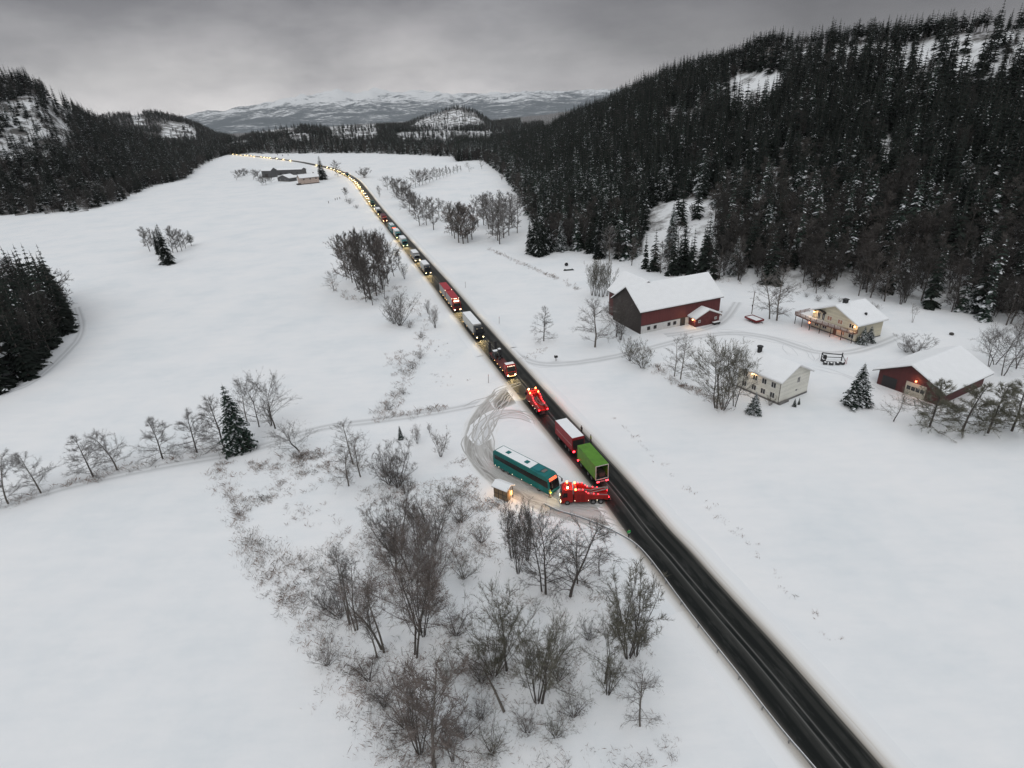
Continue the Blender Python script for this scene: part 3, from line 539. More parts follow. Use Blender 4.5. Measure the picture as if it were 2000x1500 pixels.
def bare_geo(h, kind, rng, dens=1.0, tw=.0125):
    """Leafless tree of height h (built about 10 m tall): trunk and limbs in one mesh, the fine twigs of the crown in another."""
    tr, cr = TB(), TB(); A = np.array
    def rnd(s=1.0): return A([rng.gauss(0, s), rng.gauss(0, s), rng.gauss(0, s)])
    def unit(v): return v / (np.linalg.norm(v) + 1e-9)
    def path(p, d, L, n, wob, lift, droop=0):
        P = [p]; d = unit(d)
        for i in range(n):
            d = unit(d + rnd(wob) + A([0, 0, lift - droop * (i / n)])); P.append(P[-1] + d * L / n)
        return P
    def twigs(P, n, l0, droop):
        for _ in range(n):
            i = rng.randrange(len(P) - 1); p = P[i] + (P[i + 1] - P[i]) * rng.random(); d0 = unit(P[i + 1] - P[i]); d = unit(d0 * .9 + rnd(.55) + A([0, 0, .25 - droop]))
            L = l0 * rng.uniform(.5, 1.25); e = p + d * L - A([0, 0, droop * L * .4]); s = unit(np.cross(d, rnd())) * tw
            cr.tri(p - s, p + s, e)
            if rng.random() < .6: f = p + (e - p) * .45; g = f + unit(d + rnd(.7)) * L * .55; cr.tri(f - s * .8, f + s * .8, g)
    S = dict(birch=dict(stems=1, spread=.03, first=.12, nb=30, bl=.27, ang=1.25, lift=.045, droop=.16, wob=.05),
             cone=dict(stems=1, spread=.03, first=.08, nb=36, bl=.30, ang=1.45, lift=.03, droop=.06, wob=.04),
             round=dict(stems=1, spread=.05, first=.20, nb=20, bl=.46, ang=1.25, lift=.05, droop=.05, wob=.12),
             oak=dict(stems=2, spread=.28, first=.20, nb=15, bl=.48, ang=1.25, lift=.04, droop=.05, wob=.16),
             multi=dict(stems=7, spread=.30, first=.18, nb=9, bl=.22, ang=.85, lift=.08, droop=.0, wob=.08),
             shrub=dict(stems=12, spread=.85, first=.12, nb=6, bl=.28, ang=1.0, lift=.05, droop=.0, wob=.12),
             alder=dict(stems=1, spread=.04, first=.14, nb=28, bl=.22, ang=1.05, lift=.06, droop=.0, wob=.05),
             slim=dict(stems=2, spread=.12, first=.50, nb=14, bl=.18, ang=1.0, lift=.05, droop=.15, wob=.07))[kind]
    for sidx in range(S['stems']):
        a = rng.uniform(0, 6.28) if S['stems'] < 3 else 6.283 * sidx / S['stems'] + rng.uniform(-.4, .4); sp = S['spread'] * (rng.uniform(.35, 1.0) if S['stems'] > 1 else 1)
        d0 = A([math.cos(a) * sp, math.sin(a) * sp, 1.0]); hs = h * (1 if S['stems'] == 1 else rng.uniform(.78, 1.02))
        base = A([math.cos(a), math.sin(a), 0]) * (0 if S['stems'] == 1 else h * .018) - A([0, 0, .25])
        P = path(base, d0, hs * (.93 if kind not in ('round', 'oak') else .80), 7, S['wob'], .02 if kind not in ('multi', 'shrub') else .06)
        r0 = h * (.0135 if S['stems'] == 1 else .010 if S['stems'] == 2 else .0052) + .008
        tr.tube(P, [r0 * (1 - .9 * (i / 7)) + .008 for i in range(8)], 6 if S['stems'] < 3 else 4)
        for bI in range(int(S['nb'] * (1 if S['stems'] < 3 else dens ** .3))):
            f = S['first'] + (1 - S['first']) * (bI + rng.random()) / S['nb']; x = f * 7; i = min(6, int(x)); p = P[i] + (P[i + 1] - P[i]) * (x - i)
            u = (f - S['first']) / (1 - S['first'])
            prof = {'birch': .28 + 1.0 * math.sin(math.pi * min(1, u * .72 + .26)), 'cone': 1.15 * (1 - u) ** .8 + .12, 'alder': .35 + .85 * math.sin(math.pi * min(1, .26 + .72 * u)), 'slim': .5 + .6 * math.sin(math.pi * u)}.get(kind, .38 + .72 * math.sin(math.pi * min(1, .28 + .70 * u)))
            L = h * S['bl'] * prof * rng.uniform(.75, 1.15); a2 = rng.uniform(0, 6.28); an = S['ang'] * (1.05 - .45 * u) * rng.uniform(.8, 1.15)
            d = A([math.cos(a2) * math.sin(an), math.sin(a2) * math.sin(an), math.cos(an)])
            B = path(p, d, L, 5, .10, S['lift'], S['droop']); rb = r0 * (.24 - .13 * u) + .003
            tr.tube(B, [rb * (1 - .85 * k / 5) + .003 for k in range(6)], 4)
            for c in range(int((6 if kind not in ('round', 'oak') else 9) * dens ** .5 + .5)):
                g = rng.uniform(.22, 1.0) * 5; k = min(4, int(g)); q = B[k] + (B[k + 1] - B[k]) * (g - k)
                d2 = unit(unit(B[k + 1] - B[k]) + rnd(.55) + A([0, 0, .12]))
                L2 = L * rng.uniform(.28, .5); C = path(q, d2, L2, 3, .14, S['lift'], S['droop'])
                s = unit(np.cross(d2, rnd())) * (tw * .75)
                for y in range(3): cr.quad(C[y] - s * (1 - y * .25), C[y] + s * (1 - y * .25), C[y + 1] + s * (.75 - y * .25), C[y + 1] - s * (.75 - y * .25))
                twigs(C, int(8 * dens * min(1.3, L / (h * .2)) + rng.random()), h * .055, S['droop'])
            twigs(B[1:], int(6 * dens * (L / (h * .2))), h * .055, S['droop'])
        twigs(P[5:], int(3 * dens), h * .05, S['droop'])
    return tr, cr

# ---- prototypes' meshes
PROTO = {}
def proto(key, fn, tm, cm):
    tr, cr = fn(random.Random(hash_s(key))); PROTO[key] = (tr.mesh(key + '_trunk', tm), cr.mesh(key + '_crown', cm))
def hash_s(s): return sum((i + 1) * ord(c) for i, c in enumerate(s)) * 7919 % 100003
H0 = 10.0
TWM = dict(grey=TW_GREY, brown=TW_BROWN, olive=TW_OLIVE, dark=TW_DARK, frost=TW_FROST, larch=TW_LARCH)
def bare(kind, tint, var=0, dens=1.0, tw=.0125):
    dens = round(.5 + dens * .42, 2); key = f'{kind}_{tint}_{var}_{dens}_{tw}'
    if key not in PROTO: proto(key, lambda g: bare_geo(H0, kind, g, dens, tw), [BARK_PALE if kind in ('birch', 'slim') and tint != 'dark' else BARK], [TWM[tint]])
    return key
def spruce(kind, var=0):
    key = f'spruce_{kind}_{var}'
    if key not in PROTO:
        P = dict(dark=(.12, 1.6, NEEDLE, .21, 2.2), snowy=(.55, 1.6, NEEDLE2, .23, 2.2), green=(.25, 1.7, NEEDLE2, .21, 2.6), pine=(.30, 1.0, PINE, .30, 2.0))[kind]
        proto(key, lambda g: spruce_geo(14.0, 14 * P[3], g, P[0], P[1], kind == 'pine', .22 if kind == 'pine' else .05, P[4], .62), [BARK], [P[2], TSNOW])
    return key
def place_tree(key, P, h, name, label, cat, group=None, w=1.0, rz=None, rng=random):
    h0 = 14.0 if key.startswith('spruce') else H0
    o = empty(name, P, rng.uniform(0, 6.28) if rz is None else rz, label, cat, group); o.scale = (h / h0 * w, h / h0 * w, h / h0)
    a, b = PROTO[key]; link('trunk', a, o); link('crown', b, o); return o

# ---- forest trees seen from afar: one mesh each, six spruces, pines and bare trees of several shapes
def merged(key, tr, cr, mats, k):
    n = len(tr.v); V = np.array(tr.v + cr.v); T = np.array(tr.t + [tuple(i + n for i in f) for f in cr.t], np.int32).reshape(-1, 3); Qd = np.array(tr.q + [tuple(i + n for i in f) for f in cr.q], np.int32).reshape(-1, 4)
    return np_mesh(key, V, [T, Qd], mats, [k] * len(tr.t) + cr.tm + [k] * len(tr.q) + cr.qm)
FOREST = []
_g = random.Random(3)
for i, (sn, rd, mt) in enumerate([(.01, 2.2, NEEDLE), (.02, 2.5, NEEDLE), (.05, 2.3, NEEDLE), (.16, 2.4, NEEDLE), (.34, 2.5, NEEDLE2), (.02, 2.0, NEEDLE)]):
    tr, cr = spruce_geo(14, rd, _g, sn, .95, fine=.8); FOREST.append(merged('spruce_tree', tr, cr, [mt, TSNOW, BARK], 2))
for i in range(2):
    tr, cr = spruce_geo(12, 3.0, _g, .08, .75, True, .35, .9); FOREST.append(merged('pine_tree', tr, cr, [NEEDLE, TSNOW, BARK], 2))
for i, (kd, tm_) in enumerate([('alder', TW_WOOD), ('birch', TW_WOODB), ('multi', TW_WOOD), ('alder', TW_DARK)]):
    tr, cr = bare_geo(11, kd, _g, .9, .034); FOREST.append(merged('bare_tree', tr, cr, [tm_, BARK, BARK], 1))
# ------------------------------------------------------------------ forests
rs = np.random.RandomState(5)
def scatter(k, cell, az0, az1, before, beyond, rmax):
    L = HILLS[k]; Rm = rmax; x0, x1 = sorted((Rm * math.sin(R(az0)), Rm * math.sin(R(az1)))); x0 = min(x0, 0); x1 = max(x1, 0)
    gx, gy = np.meshgrid(np.arange(x0, x1, cell), np.arange(60, Rm, cell)); n = gx.size
    x = gx.ravel() + rs.uniform(-.48, .48, n) * cell; y = gy.ravel() + rs.uniform(-.48, .48, n) * cell
    az = np.degrees(np.arctan2(x, y)); r = np.hypot(x, y); fr = np.interp(az, L['fa'], L['fr']); rr = np.maximum(np.interp(az, L['ra'], L['rr']), fr + 40)
    ok = (az > az0) & (az < az1) & (r > fr - before) & (r < rr + beyond) & (r < rmax); x, y, az, r, fr, rr = (q[ok] for q in (x, y, az, r, fr, rr))
    z = terrain(x, y); s = (r - fr) / (rr - fr); px, py = pixv(np.stack([x, y, z], -1)); keep = np.clip(.55 + 2.6 * (fbm(x / 90, y / 90, 50 + k, 4) - .36), .25, 1) if k > 1 else np.clip(.72 + 2.2 * (fbm(x / 45, y / 45, 50 + k, 4) - .36), .45, 1)
    for poly, pr in OPEN_: keep = np.where(inside(px, py, poly), pr, keep)
    ok = rs.uniform(0, 1, len(x)) < keep
    return [q[ok] for q in (x, y, z, s, px, py)]
PTS = []      # x, y, z, scale, kind
def add(zone, x, y, z, sc, kd): PTS.append(dict(zone=zone, x=x, y=y, z=z, sc=sc, kd=kd))
# behind the farm
x, y, z, s, px, py = scatter(0, 3.45, -4, 50, 6, 22, 1300); n = len(x); u = rs.uniform(0, 1, n)
ok = np.ones(n, bool); ok &= ~((s < .035) & (px > 1400) & (u < .45)); ok &= ~((px > 1150) & (px < 1430) & (s < .05) & (u < .5))
bare_p = np.where(px > 1380, np.clip(.86 - s * 2.3, .05, .82), np.clip(.45 - s * 3, .05, .5))
kd = np.where(rs.uniform(0, 1, n) < bare_p, 8 + rs.randint(0, 4, n), rs.choice(6, n, p=[.30, .26, .2, .06, .03, .15]))
low = (kd < 8) & (s < .28) & (rs.uniform(0, 1, n) < .40); kd = np.where(low, rs.choice([3, 4], n), kd)
kd = np.where((s > .93) & (px > 1350) & (rs.uniform(0, 1, n) < .55), 6 + rs.randint(0, 2, n), kd)
sc = rs.uniform(.8, 1.3, n) * np.where(s > .9, .78, 1.18) * np.where(kd >= 8, .95, 1.0) * np.where(rs.uniform(0, 1, n) < .25, .68, 1)
add('right', x[ok], y[ok], z[ok], sc[ok], kd[ok])
# opposite hill
x, y, z, s, px, py = scatter(1, 4.6, -50, -20, 4, 22, 1400); n = len(x)
kd = np.where(rs.uniform(0, 1, n) < np.where(s < .08, .45, .12), 8 + rs.randint(0, 4, n), rs.choice(8, n, p=[.25, .2, .14, .06, .03, .12, .1, .1])); kd = np.where((kd < 6) & (s < .10) & (rs.uniform(0, 1, n) < .4), 3, kd)
add('left', x, y, z, rs.uniform(.85, 1.35, n) * np.where(s > .85, 1.15, 1.05), kd)
# rises and hills across the valley's end
for k, cell, a0, a1, rmax in ((2, 7.5, -40, -16, 2050), (3, 6.0, -30, 4, 1450), (4, 7.5, -26, 4, 1850), (5, 8.5, -14, 2, 2300)):
    x, y, z, s, px, py = scatter(k, cell, a0, a1, 4, 25, rmax); n = len(x); kd = np.where(rs.uniform(0, 1, n) < (.35 if k == 2 else .16), 8 + rs.randint(0, 4, n), rs.choice(8, n, p=[.25, .2, .14, .06, .03, .12, .1, .1]))
    kd = np.where((k == 3) & (s < .10) & (rs.uniform(0, 1, n) < .5), rs.choice([3, 4, 11], n), kd)
    add('far', x, y, z, rs.uniform(.75, 1.2, n) * (1.0 if k != 3 else 1.1), kd)
E_ = {}
# the wood at the field's near corner
poly = [(-260, 620), (-100, 560), (0, 560), (60, 565), (120, 585), (146, 610), (128, 655), (95, 700), (66, 742), (0, 765), (-260, 850)]
gx, gy = np.meshgrid(np.arange(-190, -80, 3.4), np.arange(95, 230, 3.4)); x = gx.ravel() + rs.uniform(-1.5, 1.5, gx.size); y = gy.ravel() + rs.uniform(-1.5, 1.5, gx.size); px, py = pixv(np.stack([x, y, 0 * x], -1)); ok = inside(px, py, poly) & (rs.uniform(0, 1, len(x)) < .9)
x, y = x[ok], y[ok]; n = len(x); kd = np.where(rs.uniform(0, 1, n) < .22, 8 + rs.randint(0, 4, n), rs.choice(6, n, p=[.30, .26, .2, .06, .03, .15])); add('corner', x, y, 0 * x, rs.uniform(1.1, 1.75, n), kd)

ALL = {q: np.concatenate([p[q] for p in PTS]) for q in ('x', 'y', 'z', 'sc', 'kd')}; ZONE = np.concatenate([[p['zone']] * len(p['x']) for p in PTS])
P3 = np.stack([ALL['x'], ALL['y'], ALL['z']], -1); PX, PY = pixv(P3); dist = np.linalg.norm(P3 - CAM, axis=1); size = ALL['sc'] * 14 / dist * FPX
inview = (PX > -20) & (PX < 2020) & (PY > 0) & (PY < 1500)
rank = np.where(inview, size, 0)
chosen = np.zeros(len(rank), bool)
for cls, cnt in ((ALL['kd'] < 6, 265), (ALL['kd'] >= 8, 120), ((ALL['kd'] == 6) | (ALL['kd'] == 7), 30)):
    idx = np.nonzero(cls)[0]; idx = idx[np.argsort(-rank[idx])][:cnt]; chosen[idx] = True
ZL = {'right': 'on the slope behind the farm', 'left': 'on the rocky hill across the valley', 'corner': "in the dark wood at the white field's corner", 'far': "on the wooded rise at the valley's end"}
SOURCE = {}
for i in np.nonzero(chosen)[0]:
    k = int(ALL['kd'][i]); nm = 'spruce_tree' if k < 6 else 'pine_tree' if k < 8 else 'bare_tree'
    o = link(nm, FOREST[k]); o.location = P3[i] - (0, 0, .15); s_ = float(ALL['sc'][i]) * (1.0 if k < 8 else 1.1); w_ = rs.uniform(.9, 1.12); o.scale = (s_ * w_, s_ * w_, s_); o.rotation_euler.z = rs.uniform(0, 6.28)
    if k < 8: SOURCE.setdefault(k, o)
    what = {'spruce_tree': 'snow dusted spruce standing among many' if k in (3, 4) else 'dark narrow spruce standing among many', 'pine_tree': 'dark round topped pine standing among many', 'bare_tree': 'leafless grey tree standing among many'}[nm]
    tag(o, what + ' ' + ZL[ZONE[i]], nm.split('_')[0] + ' tree' if nm != 'bare_tree' else 'leafless tree', f"{nm.replace('_', ' ')}s {ZL[ZONE[i]]}")
    if k >= 8: SOURCE.setdefault(k, o)
def gn_forest(name, sel, label):
    P = P3[sel]; me = bpy.data.meshes.new(name); me.vertices.add(len(P)); me.vertices.foreach_set('co', P.astype(np.float32).ravel())
    for an, tp, val in (('sc', 'FLOAT', ALL['sc'][sel]), ('rz', 'FLOAT', rs.uniform(0, 6.28, len(P))), ('ix', 'INT', ALL['kd'][sel]), ('wd', 'FLOAT', rs.uniform(.88, 1.15, len(P)))):
        a = me.attributes.new(an, tp, 'POINT'); a.data.foreach_set('value', val.astype(np.float32 if tp == 'FLOAT' else np.int32))
    o = link(name, me); tag(o, label, 'forest', kind='stuff')
    g = bpy.data.node_groups.new(name + '_nodes', 'GeometryNodeTree'); g.interface.new_socket('Geometry', in_out='INPUT', socket_type='NodeSocketGeometry'); g.interface.new_socket('Geometry', in_out='OUTPUT', socket_type='NodeSocketGeometry')
    gi = nd(g, 'NodeGroupInput'); go = nd(g, 'NodeGroupOutput'); ip = nd(g, 'GeometryNodeInstanceOnPoints'); jn = nd(g, 'GeometryNodeJoinGeometry')
    order = sorted(SOURCE); remap = {k: i for i, k in enumerate(order)}
    fix = np.array([remap.get(int(k), 0) for k in ALL['kd'][sel]], np.int32); me.attributes['ix'].data.foreach_set('value', fix)
    for k in reversed(order):                      # the join lists its last link first
        oi = nd(g, 'GeometryNodeObjectInfo', transform_space='ORIGINAL'); oi.inputs['Object'].default_value = SOURCE[k]; oi.inputs['As Instance'].default_value = True; g.links.new(oi.outputs['Geometry'], jn.inputs[0])
    def attr(nm, tp): q = nd(g, 'GeometryNodeInputNamedAttribute', data_type=tp); q.inputs['Name'].default_value = nm; return q.outputs[0]
    cx = nd(g, 'ShaderNodeCombineXYZ'); g.links.new(attr('rz', 'FLOAT'), cx.inputs[2]); s1 = attr('sc', 'FLOAT'); ml = nd(g, 'ShaderNodeMath', operation='MULTIPLY'); g.links.new(s1, ml.inputs[0]); g.links.new(attr('wd', 'FLOAT'), ml.inputs[1])
    cs = nd(g, 'ShaderNodeCombineXYZ'); g.links.new(ml.outputs[0], cs.inputs[0]); g.links.new(ml.outputs[0], cs.inputs[1]); g.links.new(s1, cs.inputs[2])
    g.links.new(gi.outputs[0], ip.inputs['Points']); g.links.new(jn.outputs[0], ip.inputs['Instance']); ip.inputs['Pick Instance'].default_value = True; g.links.new(attr('ix', 'INT'), ip.inputs['Instance Index'])
    g.links.new(cx.outputs[0], ip.inputs['Rotation']); g.links.new(cs.outputs[0], ip.inputs['Scale']); g.links.new(ip.outputs[0], go.inputs[0])
    md = o.modifiers.new('trees', 'NODES'); md.node_group = g; return o
rest = ~chosen
gn_forest('spruce_forest', rest & (ZONE == 'right'), 'dense dark spruce forest covering the long hillside behind the farm')
gn_forest('spruce_forest', rest & (ZONE == 'left'), 'dark forest climbing the rocky hill across the valley from the farm')
gn_forest('spruce_forest', rest & (ZONE == 'far'), "mixed forest on the low hills closing off the valley's far end")
if (rest & (ZONE == 'corner')).any(): gn_forest('spruce_forest', rest & (ZONE == 'corner'), "inner trees of the dark wood at the white field's corner")
print('forest', len(P3), {z_: int((ZONE == z_).sum()) for z_ in ('right', 'left', 'far', 'corner')}, 'single', int(chosen.sum()), sorted(SOURCE))
# ------------------------------------------------------------------ buildings of the farm
RED = boards('red_boards', (.105, .022, .022), .16, 0, .6); RED_D = boards('red_boards_dark', (.075, .016, .016), .16, 0, .6)
BROWN = boards('shaded_brown_boards', (.026, .019, .017), .18, 0, .55); CREAM = boards('cream_boards', (.54, .495, .38), .15, 2, .8); WHITEB = boards('white_boards', (.66, .645, .58), .14, 2, .82)  # gable boards: brown wood, darkened further to carry the shade on that end
GREYB = boards('grey_boards', (.085, .085, .088), .2, 0, .7); PINKB = boards('pale_pink_boards', (.44, .35, .30), .2, 2, .85); RENDER = mat('whitewashed_wall', (.56, .56, .55), .9, noise=.12, nscale=1.5); CONC = mat('foundation', (.16, .155, .15), .9, noise=.2)
TRIM = mat('white_trim', (.66, .65, .62), .6); TRIMD = mat('dark_trim', (.04, .035, .032), .7); GLASS = mat('window_glass', (.012, .014, .017), .08, spec=.6); FRAME = mat('window_frame', (.55, .54, .5), .5)
REDPAINT = mat('red_painted_wood', (.12, .025, .025), .6, noise=.2); WOODB = mat('brown_wood', (.16, .075, .05), .7, noise=.25, nscale=6); BLACK = mat('black_sheet_metal', (.012, .012, .013), .5); DOORC = mat('pale_gate_panel', (.42, .40, .33), .6, noise=.12, nscale=4)
def glow(name, c, s): return mat(name, (.1, .1, .1), .5, emit=c, estr=s)
LAMP = glow('lit_lamp', (1, .50, .15), 9); LAMPW = glow('lit_lamp_pale', (1, .72, .42), 14); LITWIN = glow('lit_window', (1, .38, .14), .16); LAMPR = glow('lit_lamp_red', (1, .18, .06), 9)
def house_root(name, A, ang, z, label, cat): return empty(name, (A[0], A[1], z), ang, label, cat)
def gable_body(root, name, w, d, eave, ridge, mats, z0=0, x0=0, y0=0):
    """Walls of a gabled block: gable ends at y0 and y0+d, ridge along y."""
    m = MB().prism([(x0, z0), (x0 + w, z0), (x0 + w, eave), (x0 + w / 2, ridge), (x0, eave)], y0, y0 + d, 'y'); return m.build(name, mats, root)
def gable_roof(root, w, d, eave, ridge, over=.5, overy=.5, x0=0, y0=0, thick=.16, snow=.30, name='roof', trim=TRIMD, drop=None):
    """Two roof planes with their own thickness; the snow on them is a sub-part."""
    sl = (ridge - eave) / (w / 2); ex = over; el = eave - sl * ex; c = x0 + w / 2
    pr = [(x0 - ex, el), (c, ridge), (x0 + w + ex, el), (x0 + w + ex, el + thick), (c, ridge + thick), (x0 - ex, el + thick)]
    o = MB().prism(pr, y0 - overy, y0 + d + overy, 'y').build(name, trim, root)
    ps = [(x0 - ex - .04, el + thick + .003), (c, ridge + thick + .003), (x0 + w + ex + .04, el + thick + .003), (x0 + w + ex - .02, el + thick + snow), (c + .35, ridge + thick + snow - .12), (c, ridge + thick + snow - .02), (c - .35, ridge + thick + snow - .12), (x0 - ex + .02, el + thick + snow)]
    MB().prism(ps, y0 - overy - .04, y0 + d + overy + .04, 'y').build('roof_snow', ROOF_SNOW, o, .05)
    return o
def window(root, axis, pos, a, z, w, h, lit=False, mull=1, trim=TRIM, name='window'):
    """Window on a wall facing -y (axis 'y') or -x (axis 'x') or +x ('X'); frame proud of the wall, panes as a sub-part."""
    f, g = MB(), MB(); t = .09
    def bx(m, a0, a1, z0, z1, q0, q1):
        if axis == 'y': m.box(a0, a1, pos - q1, pos - q0, z0, z1)
        elif axis == 'x': m.box(pos - q1, pos - q0, a0, a1, z0, z1)
        else: m.box(pos + q0, pos + q1, a0, a1, z0, z1)
    for a0, a1, z0, z1 in ((a, a + w, z, z + t), (a, a + w, z + h - t, z + h), (a, a + t, z + t, z + h - t), (a + w - t, a + w, z + t, z + h - t)): bx(f, a0, a1, z0, z1, .004, .07)
    for k in range(mull): q = a + w * (k + 1) / (mull + 1); bx(f, q - .04, q + .04, z + t, z + h - t, .004, .06)
    o = f.build(name, trim, root); bx(g, a + t, a + w - t, z + t, z + h - t, .006, .02); g.build('pane', LITWIN if lit else GLASS, o); return o
def lamp(root, p, m=LAMP, r=.16, power=60, name='wall_lamp', c=(1, .6, .28)):
    o = MB().ball(p, r, 0, 8, 5).box(p[0] - .05, p[0] + .05, p[1] - .05, p[1] + .22, p[2] + r, p[2] + r + .05, 1).build(name, [m, BLACK], root)
    l = bpy.data.lights.new('lamp_light', 'POINT'); l.energy = power; l.color = c; l.shadow_soft_size = .2; lo = link('lamp_light', l, root); lo.location = (p[0], p[1] - .3, p[2]); return o

# --- barn (local x along the long front, y towards the hill)
uB = np.array([.9325, .3612]); vB = np.array([-.3612, .9325]); A = np.array([38.14, 158.03]) + vB * 1.6; angB = math.atan2(uB[1], uB[0])
barn = house_root('barn', A, angB, 0, 'long red barn with snowy roof, whitewashed lower wall and a shade-darkened brown gable', 'barn')
D = 14.8; EV = 6.9; RG = 12.0
m = MB().prism([(0, 2.35), (D, 2.35), (D, EV), (D / 2, RG), (0, EV)], .25, 28, 'x'); m.build('wall', RED, barn)
MB().box(.03, 27.97, .03, D - .03, -1.0, 2.35).build('ground_floor_wall', RENDER, barn)
MB().prism([(-.02, -1.2), (D + .02, -1.2), (D + .02, EV), (D / 2, RG + .01), (-.02, EV)], -.06, .25, 'x').build('shaded_gable', BROWN, barn)
# main roof: ridge along x
sl = (RG - EV) / (D / 2)
pr = [(-.6, EV - sl * .6), (D / 2, RG), (D + .6, EV - sl * .6), (D + .6, EV - sl * .6 + .18), (D / 2, RG + .18), (-.6, EV - sl * .6 + .18)]
ro = MB().prism(pr, -.6, 28.6, 'x').build('roof', TRIMD, barn)
ps = [(-.66, EV - sl * .6 + .183), (D / 2, RG + .183), (D + .66, EV - sl * .6 + .183), (D + .6, EV - sl * .6 + .5), (D / 2 + .4, RG + .37), (D / 2, RG + .48), (D / 2 - .4, RG + .37), (-.6, EV - sl * .6 + .5)]
MB().prism(ps, -.64, 28.64, 'x').build('roof_snow', ROOF_SNOW, ro, .06)
# wing running back from the left end
wx0, wx1, we, wr = 1.6, 12.4, 8.0, 12.6
MB().prism([(wx0, 0), (wx1, 0), (wx1, we), ((wx0 + wx1) / 2, wr), (wx0, we)], 8.0, 20.0, 'y').build('wing_wall', RED_D, barn)
gable_roof(barn, wx1 - wx0, 12.2, we, wr, .6, .5, wx0, 7.6, name='wing_roof')
for a in (2.4, 4.6, 9.4, 11.4): window(barn, 'y', 0.03, a, .75, 1.0, 1.05, False, 1, TRIMD)
MB().box(14.0, 15.4, -.05, .02, -.2, 2.3).box(13.85, 14.0, -.09, .02, -.2, 2.4).box(15.4, 15.55, -.09, .02, -.2, 2.4).build('door', TRIMD, barn)
MB().box(.3, 27.9, -.03, .02, 2.30, 2.48).build('sill_board', TRIMD, barn)
# annex with its own small gable
an = MB().prism([(16.9, -.3), (25.4, -.3), (25.4, 2.75), (21.15, 4.6), (16.9, 2.75)], -3.2, .6, 'y').build('annex_wall', RED, barn)
gable_roof(barn, 8.5, 4.6, 2.75, 4.6, .55, .5, 16.9, -3.2, name='annex_roof', trim=TRIM)
window(barn, 'y', -3.2, 17.8, 1.2, .8, .8, False, 1); window(barn, 'y', -3.2, 23.6, 1.3, .8, .8, False, 1)
MB().box(20.2, 22.0, -3.26, -3.18, -.2, 2.0).build('annex_door', REDPAINT, barn)
lamp(barn, (16.55, -2.2, 2.15), LAMP, .20, 160)
bal = MB()
for q in (28.2, 30.0): bal.box(q - .06, q + .06, 1.0, 1.12, 0, 1.5); bal.box(q - .06, q + .06, 4.4, 4.52, 0, 1.5)
for z_ in (.5, 1.0, 1.45): bal.box(28.1, 30.1, 1.02, 1.1, z_, z_ + .1)
bal.box(28.1, 30.1, 1.12, 4.4, .35, .45); bal.build('loading_ramp', WOODB, barn)
tr_ = MB().box(22.4, 24.8, -4.6, -3.9, .25, .85).box(22.3, 24.9, -4.65, -3.85, .85, .93, 1); tr_.cyl((22.9, -4.62, .22), (22.9, -3.88, .22), .2, 10).cyl((24.3, -4.62, .22), (24.3, -3.88, .22), .2, 10)
P = barn.location; q = tr_.build('storage_box', [BLACK, ROOF_SNOW], None); q.location = P; q.rotation_euler.z = angB; tag(q, 'low dark box under snow against the barn annex wall', 'box')

# --- cream house with the balcony (x along the gable front, y away)
A = np.array([86.8, 157.43]); u = np.array([.3688, -.9295]); ang = math.atan2(u[1], u[0])
h1 = house_root('house', A, ang, 0, 'cream two storey house with a lit wooden balcony along its gable front', 'house')
Wd, Dp, EV, RG = 14.4, 9.5, 5.0, 8.1; X0 = -1.2
gable_body(h1, 'wall', Wd, Dp, EV, RG, CREAM, 0, X0, 0)
gable_roof(h1, Wd, Dp, EV, RG, .8, .8, X0, 0, trim=TRIM)
MB().box(X0 - .03, X0 + Wd + .03, -.03, Dp + .03, -.3, .35).build('foundation', CONC, h1)
for a, z, w, h_, lit in ((.4, 3.0, 1.0, 2.0, 0), (1.9, 3.0, 1.0, 2.0, 0), (3.6, 3.5, 1.6, 1.3, 1), (7.0, 3.5, 1.6, 1.3, 1), (10.6, 3.4, 1.5, 1.3, 0), (.0, .8, 1.3, 1.1, 0), (2.6, .8, 1.5, 1.2, 0), (11.0, .8, 1.6, 1.1, 0), (8.6, .7, 1.2, 1.2, 1)): window(h1, 'y', 0, a, z, w, h_, lit)
MB().box(6.2, 7.2, -.06, .02, .1, 2.2).build('door', WOODB, h1)
ar = MB()
for k in range(10): a0 = math.pi * k / 10; a1 = math.pi * (k + 1) / 10; ar.box(1.4 + 1.7 * math.cos(a1), 1.4 + 1.7 * math.cos(a0), -.9, .03, 5.0 + .6 * min(math.sin(a0), math.sin(a1)), 5.12 + .6 * max(math.sin(a0), math.sin(a1)))
ar.build('arched_canopy', TRIMD, h1)
fl = MB().prism([(-5.2, -2.3), (.8, -3.0), (13.4, -1.5), (13.4, -.02), (-1.21, -.02), (-1.21, 3.2), (-5.2, 3.2)], 2.62, 2.78, 'z').build('balcony_floor', WOODB, h1)
MB().prism([(-5.0, -2.1), (.8, -2.8), (13.2, -1.35), (13.2, -.12), (-1.4, -.12), (-1.4, 3.0), (-5.0, 3.0)], 2.783, 2.88, 'z').build('balcony_snow', ROOF_SNOW, fl)
rl = MB(); E1 = [(-5.2, 3.2), (-5.2, -2.3), (.8, -3.0), (13.4, -1.5), (13.4, 0)]
for (xa, ya), (xb, yb) in zip(E1[:-1], E1[1:]):
    L = math.hypot(xb - xa, yb - ya); n = max(1, int(L / 1.6))
    for z_, hh in ((2.95, .16), (3.2, .16), (3.45, .16), (3.72, .09)): rl.tube([(xa, ya, z_ + hh / 2), (xb, yb, z_ + hh / 2)], hh * .5, 4)
    for k in range(n + 1): f = k / n; rl.box(xa + (xb - xa) * f - .05, xa + (xb - xa) * f + .05, ya + (yb - ya) * f - .05, ya + (yb - ya) * f + .05, 2.62, 3.8)
rl.build('balcony_railing', WOODB, h1)
